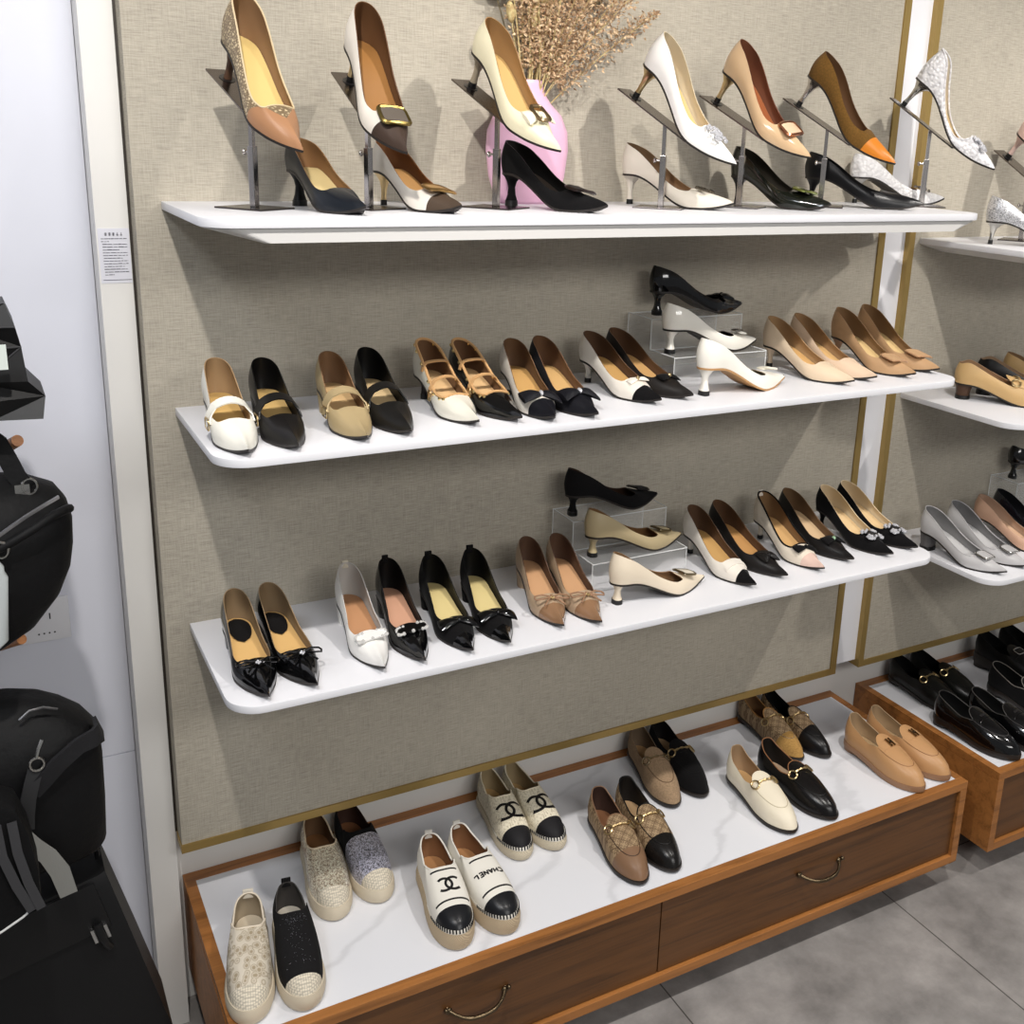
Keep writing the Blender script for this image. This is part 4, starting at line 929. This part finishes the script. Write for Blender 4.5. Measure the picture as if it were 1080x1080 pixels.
pump('pump', 'black kitten heel on the clear riser at the right edge', pose(org=(2.203, -.055, QS3+.125), yaw=88), BLKP, lin_=(20, 18, 18), ins=(34, 30, 28), hb=.095, H=.05, L=.24, heel='flare', group=G5)
G6 = 'black loafers on the right marble cabinet'
BK = dict(group=G6, z=ZM, lin_=(14, 13, 13), ins=(26, 23, 22))
for lab, org, yaw in (('black leather loafer with gold chain bit, left one at the back', (2.0, .088), 5), ('black leather loafer with gold chain bit, right one at the back', (2.085, .092), 6)):
    loafer(lab, None, yaw, mat('leather', (22, 22, 20), r=.3), .085, org=org, **BK)
for lab, org, yaw in (('glossy black penny loafer at the front left of the right cabinet', (1.935, -.142), 10), ('glossy black penny loafer, right one of the front pair', (2.036, -.168), 10)):
    s = loafer(lab, None, yaw, BLKP, .094, ts=.016, H=.032, org=org, bit=False, seamm=mat('leather', (60, 58, 58)), sad=BLKP, rim=mat('leather', (66, 64, 62)), rimr=.0012, W=1., **BK)
    s.saddle(mat('leather', (34, 32, 32)), .525, .55, .0022, .35, 'penny_slot')
for lab, org, yaw in (('chunky black loafer with silver buckle at the back right', (2.32, .05), 8), ('chunky black loafer with silver buckle, rearmost at the right edge', (2.43, .055), 8)):
    s = loafer(lab, None, yaw, BLK, .115, ts=.03, H=.048, org=org, bit=False, sad=BLK, W=1.05, **BK); s.buckle(SILVER(), .54, .012, .018, .002, lift=.004)
loafer('plain black loafer with grey piping between the glossy and the chunky pairs', None, 8, BLKS, .095, ts=.016, H=.032, org=(2.215, -.09), bit=False, rim=mat('leather', (110, 106, 100)), rimr=.0014, seamm=mat('leather', (90, 86, 80)), W=1.05, **BK)

# ------------------------------------------------------------------ bags hanging on the left
NYL = mat('nylon', (14, 14, 15)); BLEA = mat('leather', (18, 18, 19), r=.35); PEG = mat('wood', (176, 116, 66), (138, 86, 44), sc=(3, 20, 20))
def slab(levels, n=28, e=.55, X=None):      # stacked rounded-rectangle sections: z, x0, x1, y0, y1
    m = M(); rs = []
    for z, x0, x1, y0, y1 in levels:
        cx, cy, a, b = (x0+x1)/2, (y0+y1)/2, (x1-x0)/2, (y1-y0)/2; ring = []
        for k in range(n):
            t = 2*PI*k/n; c, q = math.cos(t), math.sin(t)
            ring.append((cx+a*math.copysign(abs(c)**e, c), cy+b*math.copysign(abs(q)**e, q), z))
        rs.append(ring)
    return m.rings(rs, X=X)
BG = 'black bags hanging on the left wall'
# faceted tote
t = thing('tote_bag', 'black faceted tote bag cut off by the left edge, highest of the bags', 'bag', (-.42, -.2, 1.43), group=BG)
def rel(o): return lambda x, y, z: (x-o[0], y-o[1], z-o[2])
q = rel((-.42, -.2, 1.43)); rn = random.Random(5)
fac = M(); zl = [1.432, 1.462, 1.487, 1.535, 1.565, 1.597]; xr = [-.2235, -.217, -.238, -.2415, -.247, -.257]; nx = 6
for side, yy in ((-1, -.268), (1, -.135)):
    gr = [[q(-.62+(xr[i]+.62)*j/nx, yy+side*-.012*((i+j) % 2)+.02*side*(-1)*(i/5), zl[i]) for j in range(nx+1)] for i in range(6)]
    vs = [p for r in gr for p in r]; fs = []
    for i in range(5):
        for j in range(nx):
            a, b, c, d = i*(nx+1)+j, i*(nx+1)+j+1, (i+1)*(nx+1)+j+1, (i+1)*(nx+1)+j
            fs += [(a, b, c), (a, c, d)] if (i+j) % 2 else [(a, b, d), (b, c, d)]
    fac.add(vs, fs)
    if side == -1: front = gr
    else: back = gr
for i in range(5):
    for e in (0, nx): fac.add([front[i][e], front[i+1][e], back[i+1][e], back[i][e]], [(0, 1, 2, 3)])
fac.add([*front[0], *back[0][::-1]], [tuple(range(2*nx+2))]); fac.add([*front[5], *back[5][::-1]], [tuple(range(2*nx+2))])
fac.obj('bag_body', mat('leather', (11, 11, 12), r=.45), t, smooth=0)
sm = M()
for (i, j), (k, l) in (((1, 4), (2, 5)), ((2, 5), (3, 6)), ((3, 5), (3, 6)), ((3, 5), (4, 5)), ((1, 5), (2, 5)), ((4, 5), (4, 6)), ((0, 3), (1, 4))):
    sm.tube([Vector(front[i][j])-Vector((0, .001, 0)), Vector(front[k][l])-Vector((0, .001, 0))], .0011, 5)
sm.obj('seam', mat('leather', (62, 62, 64)), t)
M().box(-.30, -.262, -.292, -.289, 1.513, 1.548, X=Matrix.Translation((.42, .2, -1.43))).obj('price_tag', mat('plain', (206, 214, 208)), t)
hd = M()
for yy in (-.25, -.155): hd.strip([q(-.50+.16*k/10, yy, 1.59+.16*math.sin(PI*k/10)) for k in range(11)], (0, 1, 0), .016, .004)
hd.obj('handle', BLEA, t)
# round backpack
o = (-.40, -.2, 1.06); q = rel(o)
t = thing('backpack', 'round black nylon backpack with silver zipper hanging on a wooden peg', 'bag', o, group=BG)
lv = [(1.05, -.42, -.34, -.23, -.16), (1.069, -.50, -.302, -.27, -.13), (1.096, -.55, -.258, -.285, -.115), (1.14, -.585, -.222, -.295, -.105), (1.183, -.60, -.203, -.295, -.105), (1.22, -.605, -.196, -.292, -.108), (1.254, -.605, -.194, -.285, -.11), (1.285, -.60, -.2, -.272, -.118), (1.307, -.58, -.214, -.255, -.128), (1.325, -.54, -.25, -.235, -.145), (1.333, -.46, -.30, -.215, -.165)]
slab([(z-o[2], a-o[0], b-o[0], c-o[1], d-o[1]) for z, a, b, c, d in lv], 40, .75).obj('bag_body', NYL, t)
M().tube([q(*p) for p in ((-.34, -.300, 1.236), (-.31, -.300, 1.249), (-.28, -.298, 1.262), (-.25, -.293, 1.276), (-.226, -.281, 1.287), (-.206, -.262, 1.288), (-.199, -.235, 1.280))], .007, 8).obj('flap_roll', NYL, t)
z = M().strip([q(*p) for p in ((-.33, -.298, 1.255), (-.305, -.297, 1.268), (-.281, -.295, 1.283), (-.26, -.289, 1.294), (-.234, -.280, 1.305), (-.214, -.268, 1.311))], (0, -.3, 1), .005, .003).obj('zipper', mat('metal', (200, 200, 204), r=.4), t)
M().tube([q(-.297+.009*math.cos(a), -.302, 1.252+.012*math.sin(a)) for a in [2*PI*k/12 for k in range(12)]], .0022, 6, closed=True).obj('zip_pull', SILVER(), z)
M().strip([q(*p) for p in ((-.30, -.2, 1.40), (-.284, -.205, 1.385), (-.274, -.212, 1.360), (-.265, -.22, 1.335), (-.252, -.225, 1.315))], (1, 0, .5), .026, .006).obj('handle', NYL, t)
M().tube([q(-.25+.010*math.cos(a), -.235, 1.322+.012*math.sin(a)) for a in [2*PI*k/14 for k in range(14)]], .002, 6, closed=True).obj('ring', SILVER(), t)
M().prism([(-.27-o[0], -.236-o[1]), (-.250-o[0], -.236-o[1]), (-.262-o[0], -.232-o[1])], 1.308-o[2], 1.326-o[2]).obj('hardware', SILVER(), t)
slab([(z2-o[2], -.345-o[0], x1-o[0], -.325-o[1], -.305-o[1]) for z2, x1 in ((1.108, -.312), (1.118, -.301), (1.215, -.292), (1.225, -.296), (1.232, -.296), (1.240, -.301))], 20, .6).obj('hang_tag', mat('plain', (178, 184, 184), r=.3), t, 'pale translucent pouch tag')
# boxy backpack below
o = (-.36, -.2, .69); q = rel(o)
t = thing('backpack', 'boxy black backpack with zipped dome top below the round one', 'bag', o, group=BG)
lv = [(.684, -.50, -.194, -.275, -.12), (.695, -.505, -.190, -.285, -.115), (.77, -.505, -.186, -.288, -.11), (.85, -.50, -.184, -.285, -.11), (.88, -.495, -.186, -.28, -.115), (.91, -.48, -.205, -.268, -.125), (.935, -.46, -.232, -.25, -.14), (.955, -.43, -.262, -.232, -.155), (.967, -.39, -.30, -.215, -.165)]
slab([(z-o[2], a-o[0], b-o[0], c-o[1], d-o[1]) for z, a, b, c, d in lv], 40, .6).obj('bag_body', NYL, t)
M().strip([q(*p) for p in ((-.295, -.297, .846), (-.278, -.297, .862), (-.253, -.296, .886), (-.222, -.290, .906), (-.200, -.280, .908), (-.189, -.255, .900), (-.187, -.21, .892))], (-.3, -.2, .9), .030, .006).obj('flap_lip', mat('nylon', (34, 34, 36)), t)  # lighter nylon than the body: the lip's sheen is put into its colour
M().tube([q(*p) for p in ((-.30, -.255, .952), (-.285, -.25, .962), (-.265, -.247, .962), (-.245, -.245, .953))], .0022, 6).obj('zipper', mat('metal', (130, 130, 132), r=.3), t)
s_ = M().strip([q(*p) for p in ((-.286, -.297, .885), (-.293, -.302, .866), (-.300, -.304, .842), (-.305, -.302, .812), (-.307, -.298, .785))], (1, 0, .2), .022, .004).obj('side_strap', mat('leather', (44, 44, 45), r=.25), t)
rg = M(); rg.tube([q(-.283+.010*math.cos(a), -.302, .897+.011*math.sin(a)) for a in [2*PI*k/14 for k in range(14)]], .002, 6, closed=True); rg.tube([q(-.283, -.302, .908), q(-.278, -.30, .922), q(-.272, -.297, .934)], .003, 6); rg.obj('ring', SILVER(), s_)
# large tote
o = (-.2, -.2, .636); ux = Vector((-.974, 0, -.226)); vz = Vector((.226, 0, -.974))
t = thing('tote_bag', 'large plain black tote bag slanting above the floor, lowest of the bags', 'bag', o, group=BG)
X = Matrix((ux, Vector((0, 1, 0)), vz)).transposed().to_4x4()
bd = M(); rs = []
for v, w0, w1, a, b in ((0, .0, .5, -.045, .045), (.02, -.001, .5, -.052, .052), (.2, -.003, .5, -.064, .064), (.36, -.004, .5, -.066, .066), (.385, .0, .495, -.06, .06), (.392, .012, .48, -.045, .045)):
    rs.append([(w0, a, v), (w0+.012, a-.004, v), (w1-.012, a-.004, v), (w1, a, v), (w1, b, v), (w1-.012, b+.004, v), (w0+.012, b+.004, v), (w0, b, v)])
bd.rings(rs, X=X).obj('bag_body', mat('leather', (15, 15, 16), r=.5), t)
M().box(.02, .48, -.07, -.064, -.004, .09, X=X).obj('flap', mat('leather', (17, 17, 18), r=.45), t, bevel=.002)
cl = M()
for a in (.026, .047): cl.box(a, a+.005, -.074, -.0695, .079, .106, X=X)
c_ = cl.obj('clasp', mat('metal', (190, 190, 188), r=.3), t, smooth=0)
M().tube([X @ Vector(p) for p in ((.039, -.073, .07), (.039, -.078, .09), (.037, -.078, .112), (.034, -.072, .125))], .007, 8).obj('toggle', BLEA, c_)
M().strip([X @ Vector(p) for p in ((.20, 0, .01), (.22, 0, -.05), (.26, 0, -.085), (.31, 0, -.05), (.33, 0, .01))], (0, 1, 0), .02, .004).obj('handle', BLEA, t)
M().tube([X @ Vector(p) for p in ((.012, 0, .02), (.004, 0, -.012), (.006, -.006, -.034), (.016, -.01, -.03))], .0045, 6).obj('handle', BLEA, t)
# shoulder bag at the very edge
o = (-.44, -.36, .70); q = rel(o)
t = thing('shoulder_bag', 'black shoulder bag with white piping at the left edge before the backpack', 'bag', o, group=BG)
bs = M(); pr = [(-.62, .60), (-.355, .69), (-.325, .705), (-.298, .725), (-.297, .775), (-.305, .84), (-.318, .885), (-.36, .91), (-.62, .91)]
bs.rings([[q(x*1., y, zz) for x, zz in pr] for y in (-.395, -.33)]); bs.obj('bag_body', NYL, t, smooth=30, bevel=.006)
M().tube([q(x, -.396, zz-.001) for x, zz in pr[:4]], .0018, 6).obj('piping', mat('plain', (206, 206, 204)), t, 'white edge piping')
for k, (x0, x1) in enumerate(((-.345, -.312), (-.325, -.30))):
    M().strip([q(x0, -.40, .87), q(x0+.003, -.404, .82), q((x0+x1)/2, -.404, .765), q(x1, -.402, .715)], (1, .1, .3), .013, .0025).obj('strap', mat('leather', (58, 58, 60), r=.25), t)
M().strip([q(-.50, -.365, .90), q(-.516, -.368, .98), q(-.517, -.37, 1.023), q(-.53, -.368, .98), q(-.56, -.365, .90)], (0, 1, 0), .02, .003).obj('shoulder_strap', BLEA, t)
tag(M().strip([(-.318, -.30, .785), (-.300, -.303, .757), (-.282, -.304, .733), (-.268, -.304, .700), (-.259, -.302, .652)], (1, 0, .45), [.024, .025, .027, .029, .026], .003).obj('hanging_strap', mat('fabric', (128, 128, 124)), None), 'loose grey webbing strap hanging below the boxy backpack', 'strap', BG)
for lab, a, b, r in (('short wooden peg holding up the round backpack', (-.315, -.05, 1.31), (-.258, -.19, 1.382), .009), ('wooden peg at the left edge holding the shoulder bag', (-.52, -.2, .99), (-.515, -.41, 1.01), .010), ('wooden peg at the left edge holding the large tote bag', (-.47, -.1, .64), (-.465, -.30, .66), .010), ('wooden peg under the round backpack', (-.36, -.06, .985), (-.283, -.2, 1.062), .008)):
    p0, p1 = Vector(a), Vector(b); d = (p1-p0).normalized(); w = Vector((p0.x-.02, YB+.011, p0.z)) if a[1] < YB else None
    m = M(); m.tube([w, p0, p1] if w else [p0, p1], r, 14); tag(m.obj('wooden_peg', PEG), lab, 'peg', 'wooden bag pegs')

# ------------------------------------------------------------------ camera and light
cam = bpy.data.cameras.new('camera'); co = bpy.data.objects.new('camera', cam); C.objects.link(co)
cam.sensor_width = 36; cam.lens = 1128.516/1080*36; cam.shift_x = -.052448; cam.shift_y = -.071996; cam.clip_start = .02
rt = Vector((.87422405, -.48429904, .03444917)); up = Vector((.10413371, .25633045, .96096351)); fw = Vector((.47422408, .8365101, -.2745221))
mw = Matrix((rt, up, -fw)).transposed().to_4x4(); mw.translation = (-.30027801, -1.94150066, 1.85736053); co.matrix_world = mw
sc = bpy.context.scene; sc.camera = co
def spot(loc, target, power, col, size=.03, ang=100, blend=.6):
    l = bpy.data.lights.new('ceiling_spot', 'SPOT'); l.energy = power; l.color = col; l.shadow_soft_size = size; l.spot_size = R(ang); l.spot_blend = blend
    o = bpy.data.objects.new('ceiling_spot', l); C.objects.link(o); o.location = loc
    o.rotation_euler = (Vector(target)-Vector(loc)).to_track_quat('-Z', 'Y').to_euler(); return o
WARM = (1., .955, .90)
for x, p in ((-.31, 92), (1.15, 84), (2.6, 84)): spot((x, -1.26, 2.85), (x+.2, 0, .9), p, WARM)
def area(loc, w, h, power, col, rot=(0, 0, 0)):
    l = bpy.data.lights.new('fill_area', 'AREA'); l.shape = 'RECTANGLE'; l.size = w; l.size_y = h; l.energy = power; l.color = col
    o = bpy.data.objects.new('fill_area', l); C.objects.link(o); o.location = loc; o.rotation_euler = rot
area((.7, -3.6, 2.75), 2.2, .6, 52, (1, .98, .95), (R(38), 0, 0)); area((-1.0, -1.3, 2.9), .5, .5, 16, (.88, .93, 1.))  # added unseen fill lamps: one reaching under the shelves, one cool at left
w = bpy.data.worlds.new('world'); sc.world = w; w.use_nodes = True
w.node_tree.nodes['Background'].inputs[0].default_value = (.95, .97, 1., 1); w.node_tree.nodes['Background'].inputs[1].default_value = .24
sc.view_settings.view_transform = 'Standard'; sc.view_settings.look = 'None'; sc.view_settings.exposure = 0.; sc.view_settings.gamma = 1.
sc.view_settings.use_curve_mapping = False
